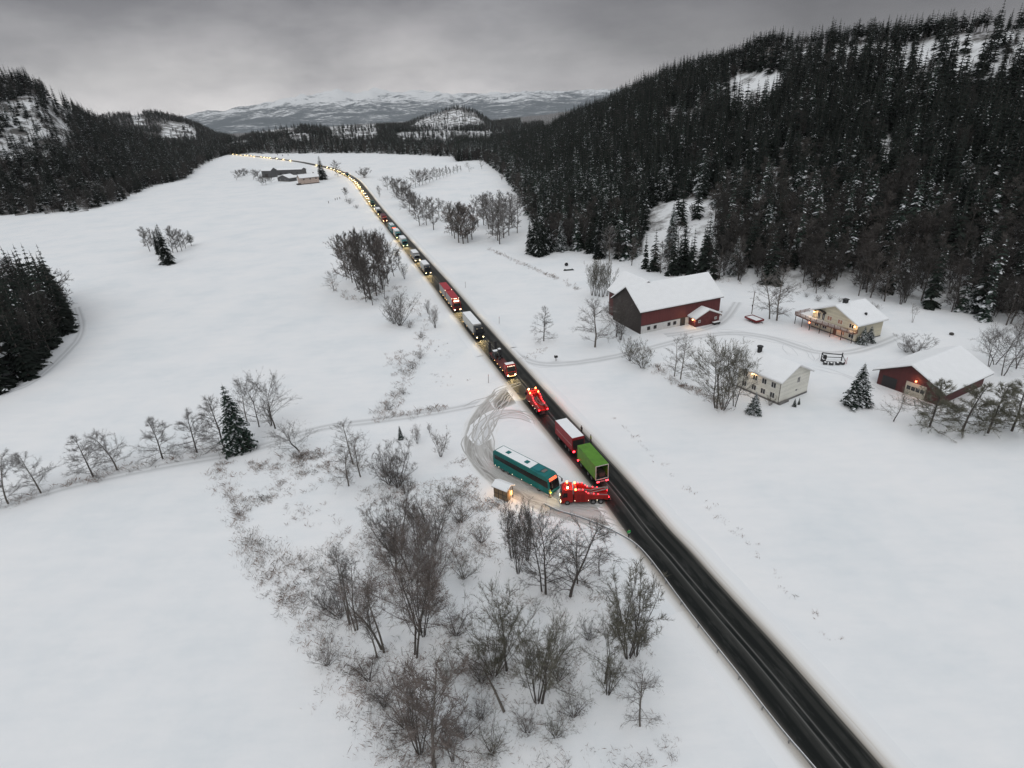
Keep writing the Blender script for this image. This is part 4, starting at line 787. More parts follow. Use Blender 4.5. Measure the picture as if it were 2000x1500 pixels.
for f, (xa, ya) in enumerate([(-5.0, -2.1), (-5.0, 2.8), (-2.2, -2.45), (.8, -2.8), (3.9, -2.45), (7.1, -2.05), (10.2, -1.7), (13.2, -1.35)]): MB().box(xa - .07, xa + .07, ya - .07, ya + .07, -.2, 2.62).build('balcony_post', TRIMD, h1)
ch = MB().box(5.3, 6.3, 2.6, 3.6, 7.0, 9.4).box(5.15, 6.45, 2.45, 3.75, 9.4, 9.55); ch.build('chimney', BLACK, h1)
MB().box(10.9, 11.4, 4.6, 5.1, 5.6, 6.9).build('roof_vent', BLACK, h1)
lamp(h1, (-.6, -.35, 4.7), LAMP, .2, 110); lamp(h1, (12.6, -.35, 4.3), LAMP, .2, 110); lamp(h1, (8.3, -.35, 2.2), LAMPR, .2, 40, c=(1, .4, .2)); lamp(h1, (.6, -2.9, 2.25), LAMPR, .2, 25, c=(1, .3, .15))

# --- white house beside the old tree
A = np.array([57.43, 113.16]); u = np.array([.8703, .4925]); ang = math.atan2(u[1], u[0])
h2 = house_root('house', A, ang, 0, 'off white two storey house with small paired windows beside the wide bare tree', 'house')
Wd, Dp, EV, RG = 9.9, 11.0, 5.4, 7.9
gable_body(h2, 'wall', Wd, Dp, EV, RG, WHITEB, 0, 0, 0); gable_roof(h2, Wd, Dp, EV, RG, .5, .6, 0, 0, trim=TRIM)
MB().box(-.04, Wd + .04, -.04, Dp + .04, -.3, .45).build('foundation', CONC, h2)
for z_ in (1.0, 3.4):
    for a in (1.0, 3.4, 5.8, 8.4): window(h2, 'x', 0, a, z_, 1.25, 1.35, False, 1)
window(h2, 'y', 0, 5.6, 3.6, .95, 1.35, False, 1); window(h2, 'y', 0, 5.4, 1.6, .8, .5, False, 0)
MB().tube([(-.08, -.08, .2), (-.08, -.08, EV - .1)], .06, 6).build('downpipe', TRIMD, h2)
MB().box(-.02, 3.0, -.55, -.05, -.2, .5).build('cellar_curb', CONC, h2)
lamp(h2, (-.35, 7.1, 4.8), LAMP, .18, 90)
MB().cyl((4.6, 9.6, 6.6), (4.6, 9.6, 9.3), .55, 10).cyl((4.6, 9.6, 9.3), (4.6, 9.6, 9.5), .7, 10).build('chimney', BLACK, h2)

# --- red garage
A = np.array([83.33, 120.66]); u = np.array([.4674, -.8840]); ang = math.atan2(u[1], u[0])
h3 = house_root('garage', A, ang, 0, 'wide red machine shed with snowy roof, pale gate and one red lamp', 'garage')
Wd, Dp, EV, RG = 13.4, 17.0, 3.6, 6.9
gable_body(h3, 'wall', Wd, Dp, EV, RG, RED_D, -.2, 0, 0); gable_roof(h3, Wd, Dp, EV, RG, 1.1, .9, 0, 0)
g = MB().box(6.1, 10.3, -.06, .03, -.1, 3.1); gd = g.build('gate', DOORC, h3); gp = MB()
for k in range(4): gp.box(6.4 + k * .95, 7.2 + k * .95, -.075, -.062, 1.3, 2.2)
gp.build('pane', GLASS, gd)
MB().box(1.0, 4.2, -.05, .03, .1, 2.6).build('doorway_shade_panel', BLACK, h3)  # black panel on the wall stands in for the shade inside a doorway
lamp(h3, (8.1, -.35, 3.75), LAMPR, .2, 70, c=(1, .4, .2)); window(h3, 'X', Wd, 11.5, 1.1, 1.2, .9, False, 1, TRIMD)

# --- far farm across the road
def small_house(name, p, ang, w, d, ev, rg, wm, label, cat, trim=TRIMD, wins=(), found=True, snow=.35):
    o = house_root(name, (p[0], p[1]), ang, 0, label, cat); gable_body(o, 'wall', w, d, ev, rg, wm); gable_roof(o, w, d, ev, rg, .5, .5, snow=snow, trim=trim)
    if found: MB().box(-.05, w + .05, -.05, d + .05, -.2, .5).build('foundation', CONC, o)
    for q in wins: window(o, *q)
    return o
a, b = at(588, 361)[:2], at(624, 357)[:2]; d = b - a; L = np.linalg.norm(d); ang = math.atan2(d[1], d[0]); v = np.array([-d[1], d[0]]) / L
fh = empty('farmhouse', (a[0], a[1], 0), ang, 'pale pink two storey farmhouse near the tall lone spruce', 'house')
MB().prism([(0, .6), (9, .6), (9, 6.0), (4.5, 8.6), (0, 6.0)], 0, L, 'x').build('wall', PINKB, fh)
pr = [(-.6, 5.65), (4.5, 8.6), (9.6, 5.65), (9.6, 5.85), (4.5, 8.8), (-.6, 5.85)]; ro = MB().prism(pr, -.5, L + .5, 'x').build('roof', TRIMD, fh)
MB().prism([(-.7, 5.86), (4.5, 8.81), (9.7, 5.86), (9.6, 6.25), (4.5, 9.2), (-.6, 6.25)], -.55, L + .55, 'x').build('roof_snow', ROOF_SNOW, ro)
MB().box(-.1, L + .1, -.1, 9.1, -.3, .6).build('foundation', TRIMD, fh); MB().box(-3.5, -.1, -1.2, 3, .4, 1.3).build('veranda', TRIMD, fh)
for k, f in enumerate((.16, .5, .82)): window(fh, 'y', 0, L * f, 4.0, 1.3, 1.1, False, 1, TRIMD); window(fh, 'y', 0, L * f, 1.5, 1.3, 1.2, True, 1, TRIM)
for f in (.25, .8): MB().box(L * f, L * f + .9, 4.2, 5.1, 8.0, 10.0).build('chimney', CONC, fh)
a, b = at(531, 343)[:2], at(590, 341)[:2]; d = b - a; L = np.linalg.norm(d); fb = empty('cowshed', (a[0], a[1], 0), math.atan2(d[1], d[0]), 'long low dark grey cowshed behind the far farmhouse', 'shed')
MB().prism([(0, 0), (11, 0), (11, 4.6), (5.5, 6.4), (0, 5.4)], 0, L, 'x').build('wall', GREYB, fb); ro = MB().prism([(-.5, 5.3), (5.5, 6.5), (11.5, 4.5), (11.5, 4.7), (5.5, 6.75), (-.5, 5.5)], -.5, L + .5, 'x').build('roof', TRIMD, fb)
MB().prism([(-.3, 5.56), (5.5, 6.76), (11.5, 4.72), (11.4, 5.0), (5.5, 7.0), (-.2, 5.75)], -.5, L + .5, 'x').build('roof_snow', ROOF_SNOW, ro)
for k in range(5): window(fb, 'y', 0, L * (.1 + .18 * k), 1.6, 2.0, 1.0, False, 1, TRIMD)
a, b = at(513, 347)[:2], at(531, 347)[:2]; d = b - a; L = np.linalg.norm(d); f2 = empty('hay_barn', (a[0], a[1], 0), math.atan2(d[1], d[0]), 'tall dark barn at the end of the far farm beside bare trees', 'barn')
MB().prism([(0, 0), (9, 0), (9, 7), (4.5, 9.6), (0, 7)], 0, L, 'x').build('wall', GREYB, f2); ro = MB().prism([(-.5, 6.8), (4.5, 9.7), (9.5, 6.8), (9.5, 7), (4.5, 9.9), (-.5, 7)], -.4, L + .4, 'x').build('roof', TRIMD, f2)
MB().prism([(-.6, 7.01), (4.5, 9.91), (9.6, 7.01), (9.5, 7.35), (4.5, 10.25), (-.5, 7.35)], -.45, L + .45, 'x').build('roof_snow', ROOF_SNOW, ro); MB().box(L * .3, L * .65, -.06, .02, 0, 4).build('barn_door', TRIMD, f2)
a, b = at(543, 354)[:2], at(566, 355)[:2]; d = b - a; L = np.linalg.norm(d)
small_house('shed', a, math.atan2(d[1], d[0]), L, 9, 3.4, 6.2, GREYB, 'grey gabled shed with thick roof snow between the far barn and farmhouse', 'shed', TRIM, [('y', 0, L * .2, 1.2, 1.4, 1.1), ('y', 0, L * .6, 1.2, 1.4, 1.1)])

# --- bus shelter with its lamp
A = at(966, 971); u = at(986, 979) - A; angS = math.atan2(u[1], u[0])
sh = empty('bus_shelter', (A[0], A[1], 0), angS, 'small wooden bus shelter with snowy roof, lit orange from inside', 'bus shelter')
SH_W = boards('shelter_boards', (.22, .15, .085), .12, 0, .55); LS, DS = 2.8, 1.7
MB().box(0, LS, 0, .08, .1, 2.2).build('rear_wall', SH_W, sh); MB().box(LS - .08, LS, .083, .9, .1, 2.2).build('side_wall', SH_W, sh); MB().box(0, .08, .083, DS, .1, 2.2).build('side_wall', SH_W, sh)
pf = MB()
for a in (0, LS / 3, 2 * LS / 3, LS): pf.box(a - .05, a + .05, -.05, -.003, 0, 2.25)
pf.box(-.05, LS + .05, -.06, -.003, 2.2, 2.3).box(-.05, LS + .05, -.055, -.003, 1.1, 1.18).box(LS - .1, LS, DS - .1, DS, 0, 2.25); pf.build('frame', TRIMD, sh)
rf = MB().prism([(-.35, 2.28), (DS / 2, 2.95), (DS + .35, 2.28), (DS + .35, 2.38), (DS / 2, 3.05), (-.35, 2.38)], -.25, LS + .25, 'x').build('roof', WOODB, sh)
MB().prism([(-.38, 2.383), (DS / 2, 3.053), (DS + .38, 2.383), (DS + .35, 2.56), (DS / 2, 3.2), (-.35, 2.56)], -.28, LS + .28, 'x').build('roof_snow', ROOF_SNOW, rf)
MB().box(.12, LS - .4, .35, .75, .42, .48).box(.2, .28, .4, .7, .0, .42).box(LS - .6, LS - .52, .4, .7, 0, .42).build('bench', WOODB, sh)
MB().box(LS + .02, LS + .10, .95, 1.35, .9, 1.75).build('lit_panel', glow('shelter_panel', (1, .5, .14), 3.2), sh)
def plamp(root, p, e, c, size=.15):
    l = bpy.data.lights.new('lamp_light', 'POINT'); l.energy = e; l.color = c; l.shadow_soft_size = size; o = link('lamp_light', l, root); o.location = p; return o
plamp(sh, (LS + .5, 1.1, 1.5), 90, (1, .5, .2)); plamp(sh, (LS * .5, .9, 1.9), 60, (1, .6, .25)); plamp(sh, (-.7, .6, 1.9), 70, (1, .55, .25))
# ------------------------------------------------------------------ vehicles (local +y is forward, z up, origin on the ground at the middle)
RUBBER = mat('tyre_rubber', (.012, .012, .012), .85); STEEL = mat('rim_steel', (.22, .22, .23), .4, .7); CHAS = mat('chassis', (.018, .018, .02), .7); VGLASS = mat('vehicle_glass', (.006, .008, .010), .15, spec=.35)
GRILLE = mat('black_plastic', (.014, .014, .015), .5); GALV = mat('galvanised', (.30, .31, .32), .45, .6, noise=.15); GREYM = mat('worn_grey_metal', (.16, .15, .14), .55, .3, noise=.3, nscale=2)
def paint(n, c, dirt=.18): return mat('paint_' + n, c, .5, spec=.3, noise=dirt, nscale=.9)
P_RED = paint('red', (.30, .012, .010)); P_RED2 = paint('trailer_red', (.24, .014, .020)); P_TEAL = paint('teal', (.002, .125, .122)); P_TEAL2 = paint('teal_roof', (.004, .15, .165)); P_WHITE = paint('white', (.50, .50, .47)); P_BLACK = paint('black', (.013, .014, .016)); P_GREY = paint('grey_box', (.30, .285, .275)); P_NAVY = paint('navy', (.014, .022, .035)); P_GREEN = paint('green', (.082, .215, .016), .22); P_SILVER = paint('silver', (.25, .26, .27)); P_CRIM = paint('crimson_roof', (.34, .012, .025))
HEAD = glow('headlight_lit', (1, .80, .42), 55); HEADF = glow('headlight_lit_far', (1, .80, .40), 130); TAIL = glow('tail_light_lit', (1, .02, .03), 16); MARK = glow('marker_light_lit', (1, .62, .22), 4); MARKW = glow('marker_light_pale', (1, .85, .6), 4); BEAC = glow('beacon_lit', (1, .14, .03), 38); BEACW = glow('beacon_core_lit', (1, .45, .2), 60); DEST = glow('destination_sign_lit', (1, .10, .025), 2.2); SIGNW = glow('roof_sign_lit', (1, .82, .5), 5)
WHEELS = {}
def wheel(root, x, y, r=.5, w=.32, dual=False):
    key = (r, w)
    if key not in WHEELS:
        a = MB().tube([(-w / 2, 0, 0), (-w / 2 + .04, 0, 0), (w / 2 - .04, 0, 0), (w / 2, 0, 0)], [r * .88, r, r, r * .88], 18); WHEELS[key] = (a.mesh('tyre', RUBBER), MB().cyl((-w / 2 - .015, 0, 0), (w / 2 + .015, 0, 0), r * .55, 14).mesh('rim', STEEL))
    o = link('wheel', WHEELS[key][0], root); o.location = (x, y, r); link('rim', WHEELS[key][1], o); return o
def spot(root, p, e, size=70, c=(1, .74, .36), pitch=14, name='headlight_beam', yaw=0):
    l = bpy.data.lights.new(name, 'SPOT'); l.energy = e; l.color = c; l.spot_size = R(size); l.spot_blend = .7; l.shadow_soft_size = .12; o = link(name, l, root); o.location = p; o.rotation_euler = (R(90 - pitch), 0, R(yaw)); return o
def headlights(root, y, z, x=.92, s=.13, m=HEAD, e=900, pitch=12):
    for sx in (-1, 1): MB().box(sx * x - s, sx * x + s, y, y + .06, z - s * .8, z + s * .8).build('headlight', m, root, .03)
    if e: spot(root, (0, y + .3, z), e * 1.8, 110, pitch=pitch)
def tails(root, y, z, x=1.0, s=.12, m=TAIL):
    for sx in (-1, 1): MB().box(sx * x - s, sx * x + s, y - .06, y, z - .09, z + .09).build('tail_light', m, root)
def marks(root, pts, m=MARK, s=.05, name='marker_light'):
    for p in pts: MB().box(p[0] - s, p[0] + s, p[1] - s, p[1] + s, p[2] - s, p[2] + s).build(name, m, root)
def cab(root, y0, L, w, h, pm, zb=.75, snow=False, visor=True):
    """Forward-control lorry cab; front at y0+L."""
    hw = w / 2; y1 = y0 + L
    m = MB().prism([(y0, zb), (y1 - .06, zb - .25), (y1, zb + .2), (y1 - .03, zb + 1.0), (y1 - .28, h - .32), (y1 - .75, h), (y0 + .05, h)], -hw, hw, 'x'); c = m.build('cab', pm, root, .07)
    MB().quad((-hw + .12, y1 - .022, zb + 1.04), (hw - .12, y1 - .022, zb + 1.04), (hw - .2, y1 - .24, h - .42), (-hw + .2, y1 - .24, h - .42)).build('windscreen', VGLASS, c)
    for sx in (-1, 1):
        x = sx * (hw + .008); MB().quad((x, y1 - .35, zb + 1.0), (x, y1 - 1.25, zb + 1.0), (x, y1 - 1.25, h - .6), (x, y1 - .55, h - .6)).build('side_window', VGLASS, c)
        MB().box(sx * (hw + .05), sx * (hw + .30), y1 - .35, y1 - .22, zb + 1.0, zb + 1.8).build('side_mirror', GRILLE, c)
    MB().box(-hw + .25, hw - .25, y1 - .01, y1 + .03, zb + .25, zb + .85).box(-hw + .03, hw - .03, y1 - .12, y1 + .05, zb - .35, zb - .02).build('grille', GRILLE, c)
    if visor: MB().box(-hw + .1, hw - .1, y1 - .36, y1 - .02, h - .42, h - .34).build('sun_visor', GRILLE, c)
    if snow: MB().box(-hw + .14, hw - .14, y0 + .15, y1 - .85, h + .003, h + .10).build('roof_snow', ROOF_SNOW, c, .04)
    return c
def chassis(root, y0, y1, z0=.55, z1=.95, w=.9): return MB().box(-w / 2, w / 2, y0, y1, z0, z1).build('chassis', CHAS, root)
def cargo(root, y0, y1, w, z0, z1, mats, snow=None, name='cargo_box', ribs=True):
    m = MB().box(-w / 2, w / 2, y0, y1, z0, z1); o = m.build(name, mats, root, .03); r = MB()
    for sx in (-1, 1):
        for z_ in (z0 - .02, z1 - .07): r.box(sx * (w / 2 + .002), sx * (w / 2 + .03), y0 + .02, y1 - .02, z_, z_ + .09)
        for y_ in (y0, y1 - .09): r.box(sx * (w / 2 + .002), sx * (w / 2 + .03), y_ + .02, y_ + .07, z0 + .08, z1 - .08)
    r.build('edge_rail', GALV if ribs else mats, o)
    if snow: MB().box(-w / 2 + .05, w / 2 - .05, y0 + .06, y1 - .06, z1 + .003, z1 + snow).build('roof_snow', ROOF_SNOW, o, .03)
    return o
# ---- placing on the road
_S = np.concatenate([[0], np.cumsum(np.linalg.norm(np.diff(ROAD, axis=0), axis=1))])
def on_road(s, off=0.0):
    i = min(max(int(np.searchsorted(_S, s)) - 1, 0), len(ROAD) - 2); f = (s - _S[i]) / (_S[i + 1] - _S[i]); p = ROAD[i] + (ROAD[i + 1] - ROAD[i]) * f; t = ROAD[min(i + 2, len(ROAD) - 1)] - ROAD[max(i - 1, 0)]; t /= np.linalg.norm(t)
    return p + np.array([t[1], -t[0]]) * off, math.atan2(t[1], t[0])
def s_of(P):
    d = np.linalg.norm(ROAD - np.asarray(P)[:2], axis=1); i = int(np.argmin(d)); return _S[i]
def facing(ang): return ang - math.pi / 2
def come(root, py, front=True, half=0.0, off=-1.62):
    """Put a vehicle that drives towards the camera so that its front (or middle) is seen at pixel py."""
    P = at(*py); s = s_of(P) + half; p, a = on_road(s, off); root.location = (p[0], p[1], .03); root.rotation_euler.z = facing(a + math.pi)

# ---- heavy recovery vehicle: the first is built, the second copied with its own lights
def wrecker(label):
    o = empty('tow_truck', (0, 0, 0), 0, label, 'tow truck', 'red recovery trucks')
    chassis(o, -4.4, 3.9, .5, 1.0, 1.0); cab(o, 2.2, 2.3, 2.45, 3.15, P_RED, .62)
    for y_, d in ((3.3, 0), (-1.5, 1), (-2.9, 1)):
        for sx in (-1, 1): wheel(o, sx * 1.06, y_, .52, .34)
    bd = MB()
    for sx in (-1, 1):
        prof = [(-4.3, .95), (-4.3, 1.75), (-2.6, 1.85), (-.6, 2.05), (.3, 2.85), (2.0, 2.95), (2.0, .6), (-.75, .6), (-.85, 1.12), (-3.55, 1.12), (-3.65, .95)]
        xs = (.72, 1.25) if sx > 0 else (-1.25, -.72); bd.prism(prof, xs[0], xs[1], 'x')
    bd.box(-.718, .718, -4.2, 2.0, 1.0, 1.25).box(-.718, .718, 1.5, 2.0, 1.253, 2.9); b_ = bd.build('body', P_RED, o, .03)
    dr = MB()
    for sx in (-1, 1):
        for y_ in (.4, 1.25): dr.box(sx * 1.252, sx * 1.262, y_ - .35, y_ + .38, .85, 2.2)
    dr.build('locker_door', paint('deep_red', (.22, .01, .01)), b_)
    bm_ = MB()
    for sx in (-1, 1): bm_.tube([(sx * .34, 1.3, 2.3), (sx * .34, -1.2, 1.9), (sx * .34, -3.2, 2.35), (sx * .34, -4.3, 2.6)], .13, 4)
    bm_.box(-.34, .34, -4.35, -4.05, 2.45, 2.7).box(-.5, .5, .2, 1.2, 1.253, 2.0); bm_.build('boom', GREYM, o)
    MB().box(-.25, .25, -4.75, -4.0, .45, .75).box(-.9, .9, -4.85, -4.65, .4, .65).build('under_lift', CHAS, o)
    rl = MB()
    for sx in (-1, 1): rl.tube([(sx * 1.0, 2.0, 3.02), (sx * 1.0, .3, 2.93), (sx * 1.0, -.6, 2.12), (sx * 1.0, -4.2, 1.8)], .05, 5)
    rl.build('rail', GALV, b_)
    bar = MB().box(-1.1, 1.1, 3.0, 3.4, 3.153, 3.30).build('beacon_bar', GRILLE, o)
    for x in (-.85, .85): MB().cyl((x, 3.2, 3.303), (x, 3.2, 3.56), .17, 10, r2=.13).build('beacon', BEACW if x < 0 else BEAC, bar)
    for x in (-1.0, 1.0): MB().cyl((x, 1.75, 2.97), (x, 1.75, 3.22), .15, 10, r2=.12).build('beacon', BEAC, bar)
    headlights(o, 4.5, .72, .95, .14, HEAD, 0); headlights(o, 4.49, 1.02, .95, .08, MARKW, 0); tails(o, -4.32, 1.35, 1.0, .14)
    marks(o, [(sx * 1.0, y_, z_) for sx in (-1, 1) for y_, z_ in ((1.2, 3.05), (.4, 3.02), (-.2, 2.58), (-.6, 2.22), (-1.6, 2.12), (-2.4, 2.02))], TAIL, .05)
    marks(o, [(sx * 1.28, y_, .95) for sx in (-1, 1) for y_ in (1.9, -.6, -2.2)], MARKW, .04)
    return o
w1 = wrecker('red recovery truck parked across the lay-by nose to nose with the teal coach')
f_, b_ = at(1096, 988), at(1190, 985); d = (f_ - b_)[:2]; d /= np.linalg.norm(d); nv = np.array([-d[1], d[0]]); c_ = (f_[:2] + b_[:2]) / 2
nrm = np.array([d[1], -d[0]]);  nrm = nrm if nrm @ np.array([0, 1]) > 0 else -nrm
c_ = c_ + nrm * 1.25 - d * .0; w1.location = (c_[0], c_[1], .03); w1.rotation_euler.z = math.atan2(d[1], d[0]) - math.pi / 2
w1.scale = (.97, .91, .98); w2 = copy_tree(w1); w2['label'] = 'red recovery truck on the road ahead of the trailers, red beacons flashing'
p, a = on_road(s_of((5.9, 117.0)), -1.35); w2.location = (p[0], p[1], .03); w2.rotation_euler.z = facing(a)
spot(w1, (0, 4.8, 1.0), 1800, 110, (1, .72, .38), 16); plamp(w1, (-.8, 3.2, 4.1), 200, (1, .22, .08)); plamp(w1, (0, -5.1, 1.3), 45, (1, .06, .05)); plamp(w1, (0, .6, 3.4), 60, (1, .08, .05))
spot(w2, (0, 4.8, 1.0), 2200, 110, (1, .8, .45), 16, yaw=25); plamp(w2, (0, 3.0, 4.2), 300, (1, .10, .06)); plamp(w2, (0, -5.2, 1.3), 60, (1, .05, .05)); plamp(w2, (0, -.5, 3.2), 90, (1, .08, .06))

# ---- coach
def coach(label, group=None):
    o = empty('coach', (0, 0, 0), 0, label, 'coach', group); L, w, h = 14.6, 2.55, 3.75; hw = w / 2; y0, y1 = -L / 2, L / 2
    pr = [(y0 + .05, .42), (y1 - .25, .38), (y1, .75), (y1 - .05, 1.4), (y1 - .42, 2.85), (y1 - .75, h - .28), (y1 - 1.3, h), (y0 + .55, h), (y0 + .12, h - .25), (y0, 2.0)]
    b = MB().prism(pr, -hw, hw, 'x').build('body', P_TEAL, o, .14, seg=3)
    for sx in (-1, 1):
        x = sx * (hw + .006); MB().add([(x, y0 + .5, 2.08), (x, y1 - .55, 1.62), (x, y1 - .62, 2.9), (x, y1 - 1.0, 2.95), (x, y0 + .5, 2.95)], [(0, 1, 2, 3, 4)]).build('side_window', VGLASS, b)
        MB().box(sx * (hw + .004), sx * (hw + .02), y1 - 2.6, y1 - 1.75, .55, 1.55).build('door', P_TEAL2, b)
        MB().tube([(sx * 1.0, y1 - .65, 3.35), (sx * 1.05, y1 + .15, 3.3), (sx * 1.25, y1 + .45, 2.95)], .05, 6).box(sx * 1.25 - .11, sx * 1.25 + .11, y1 + .36, y1 + .52, 2.35, 2.95).build('side_mirror', GRILLE, b)
    MB().add([(-hw + .12, y1 - .02, 1.32), (hw - .12, y1 - .02, 1.32), (hw - .2, y1 - .36, 2.84), (-hw + .2, y1 - .36, 2.84)], [(0, 1, 2, 3)]).build('windscreen', VGLASS, b)
    MB().add([(-.95, y1 - .41, 2.93), (.95, y1 - .41, 2.93), (.92, y1 - .66, 3.36), (-.92, y1 - .66, 3.36)], [(0, 1, 2, 3)]).build('destination_sign', DEST, b)
    MB().add([(hw - .35, y0 + .04, 2.3), (-hw + .35, y0 + .04, 2.3), (-hw + .4, y0 + .09, 3.1), (hw - .4, y0 + .09, 3.1)], [(0, 1, 2, 3)]).build('rear_window', VGLASS, b)
    ys = y1 - 5.0; sn = MB().box(-hw + .26, hw - .22, y0 + .7, ys, h + .004, h + .07); sn.build('roof_snow', ROOF_SNOW, b, .03)
    for y_ in (y0 + 3.1, y0 + 7.9): MB().box(-.42, .42, y_ - .42, y_ + .42, h + .05, h + .16).build('roof_hatch', P_TEAL, b, .04)
    MB().box(-.85, .85, ys + .1, y1 - 3.0, h + .004, h + .09).build('roof_panel', P_TEAL2, b, .03); MB().box(-.6, .5, y1 - 2.9, y1 - 2.2, h + .004, h + .10).build('roof_vent', GREYM, b, .03)
    for y_ in (y1 - 2.9, y0 + 4.0, y0 + 2.55):
        for sx in (-1, 1): wheel(o, sx * 1.1, y_, .50, .32)
    headlights(o, y1 - .12, .75, .95, .12, HEAD, 0); tails(o, y0 + .03, 1.0, 1.05, .1)
    marks(o, [(sx * (hw + .01), y_, .62 + .0) for sx in (-1, 1) for y_ in (y0 + .6, y0 + 1.6, y0 + 5.2, y0 + 7.6, y0 + 10.0)], MARKW, .035); return o
c1 = coach('teal coach with snow on its roof stuck in the lay-by before the red recovery truck')
a_, b_ = np.array([-3.4, 95.45]), np.array([6.55, 84.75]); d = b_ - a_; d /= np.linalg.norm(d); c_ = (a_ + b_) / 2; c1.location = (c_[0], c_[1], .03); c1.rotation_euler.z = math.atan2(d[1], d[0]) - math.pi / 2
c2 = copy_tree(c1); c2['label'] = 'teal coach in the queue behind two teal cabbed lorries'
P = at(764, 457); p, a = on_road(s_of(P) + 7.3, -1.6); c2.location = (p[0], p[1], .03); c2.rotation_euler.z = facing(a + math.pi)
spot(c1, (0, 7.2, 1.0), 260, 100, (1, .7, .35), 18)

# ---- the two trailers on the road
def trailer(name, label, L, z1, side, roof, cat='trailer'):
    o = empty(name, (0, 0, 0), 0, label, cat); chassis(o, -L / 2 + .1, L / 2 - .1, .6, 1.05, 1.1); MB().tube([(-.5, L / 2 - .2, .8), (0, L / 2 + 1.7, .7), (.5, L / 2 - .2, .8)], .07, 5).build('drawbar', CHAS, o)
    for y_ in (-L / 2 + 1.7, -L / 2 + 3.1, L / 2 - 1.5):
        for sx in (-1, 1): wheel(o, sx * 1.05, y_, .5, .34)
    return o
t1 = trailer('box_trailer', 'red box trailer with snow covered roof standing between the recovery truck and the green trailer', 7.8, 4.0, P_RED2, None)
cb = cargo(t1, -3.9, 3.9, 2.55, 1.1, 3.95, P_RED2, .06, ribs=False)
MB().box(-1.18, 1.18, -3.93, -3.902, 1.25, 3.42).build('rear_shade_panel', GRILLE, cb); MB().box(-1.2, 1.2, -4.0, -3.85, .55, .75).build('rear_bumper', CHAS, t1)  # black sheet on the closed box stands in for an unlit interior
MB().box(-1.283, -1.277, -3.6, 3.4, 2.28, 2.34).build('side_stripe', P_WHITE, cb)
MB().box(-1.15, -.75, -4.02, -3.93, .85, 1.1).build('tail_light', TAIL, t1); MB().box(.75, 1.15, -4.02, -3.93, .85, 1.1).build('tail_light', mat('tail_light_off', (.15, .01, .01), .4), t1)
a_, b_ = np.array([12.05, 97.1]), np.array([9.45, 104.5])
def lay_on(o, rear, front): d = front - rear; d = d / np.linalg.norm(d); c = (rear + front) / 2; o.location = (c[0], c[1], .03); o.rotation_euler.z = math.atan2(d[1], d[0]) - math.pi / 2
lay_on(t1, a_, b_); plamp(t1, (-.9, -4.3, 1.0), 12, (1, .05, .05))
t2 = trailer('box_trailer', 'bright green trailer with its tail open, a red light board hung below', 7.6, 4.0, P_GREEN, None)
bx = MB().box(-1.275, -1.22, -3.8, 3.8, 1.1, 3.95).box(1.22, 1.275, -3.8, 3.8, 1.1, 3.95).box(-1.218, 1.218, -3.8, 3.8, 3.90, 3.95).box(-1.218, 1.218, 3.74, 3.8, 1.1, 3.897); cg = bx.build('cargo_box', P_GREEN, t2, .015)
MB().box(-1.218, 1.218, -3.78, 3.737, 1.06, 1.14).build('floor', CHAS, t2)
fr = MB()
for x in (-1.2, 1.2): fr.box(x - .06, x + .06, -3.9, -3.803, 1.0, 3.9)
fr.box(-1.139, 1.139, -3.9, -3.803, 3.8, 3.9).box(-1.139, 1.139, -3.9, -3.803, 1.0, 1.1); fr.build('rear_frame', P_WHITE, cg)
ld = MB()
for x, y_, z_, s in ((-.7, -2.6, 1.15, .45), (.3, -2.9, 1.15, .55), (.8, -2.2, 1.15, .4), (-.2, -1.8, 1.15, .7)): ld.box(x - s, min(x + s, 1.1), y_ - s, y_ + s, z_, z_ + 1.6 * s)
ld.build('load', mat('dark_load', (.05, .04, .032), .8, noise=.3), t2)
lb = MB().box(-1.2, 1.2, -4.12, -4.0, .62, .86).build('light_board', GALV, t2)
for x in (-1.0, -.75, .75, 1.0): MB().box(x - .11, x + .11, -4.16, -4.122, .65, .83).build('tail_light', TAIL, lb)
MB().box(-1.45, -1.3, 3.2, 3.4, .9, 1.1).build('marker_light', TAIL, t2)
lay_on(t2, np.array([15.0, 87.35]), np.array([12.75, 94.5])); plamp(t2, (0, -4.5, .9), 22, (1, .05, .05))

# ---- queue of lorries, nearest first
lo = empty('low_loader', (0, 0, 0), 0, 'red lorry with snow on its cab carrying a dark machine, two black ramps raised', 'lorry')
cab(lo, 6.2, 2.3, 2.5, 3.35, P_RED, .7, True); chassis(lo, -7.0, 7.8, .5, .9, 1.0)
MB().box(-1.25, 1.25, -7.4, 4.0, .95, 1.12).box(-1.2, 1.2, 4.0, 6.0, .95, 1.5).build('deck', mat('deck_red', (.10, .02, .018), .7, noise=.3), lo); MB().box(-1.2, 1.2, 5.6, 5.8, 1.5, 2.6).build('headboard', P_RED, lo)
for y_ in (7.4, 3.4, 2.1, -4.2, -5.5, -6.7):
    for sx in (-1, 1): wheel(lo, sx * 1.05, y_, .45, .32)
for sx in (-1, 1): MB().box(sx * .8 - .33, sx * .8 + .33, -7.62, -7.45, 1.0, 3.9).box(sx * .8 - .3, sx * .8 + .3, -7.45, -7.3, 1.0, 1.3).build('ramp', CHAS, lo)
headlights(lo, 8.5, .82, .95, .15, HEAD, 1300, 16); marks(lo, [(x, 8.2, 3.1) for x in (-.8, -.3, 0, .3, .8)], MARKW, .06); marks(lo, [(-1.27, y_, .9) for y_ in (5, 3, .5, -2)] + [(1.27, y_, .9) for y_ in (5, 3, .5, -2)], MARK, .06)
MB().box(-.8, .8, 8.5, 8.56, .5, .6).build('number_lamp', MARK, lo); come(lo, (1000, 744), half=9.6)
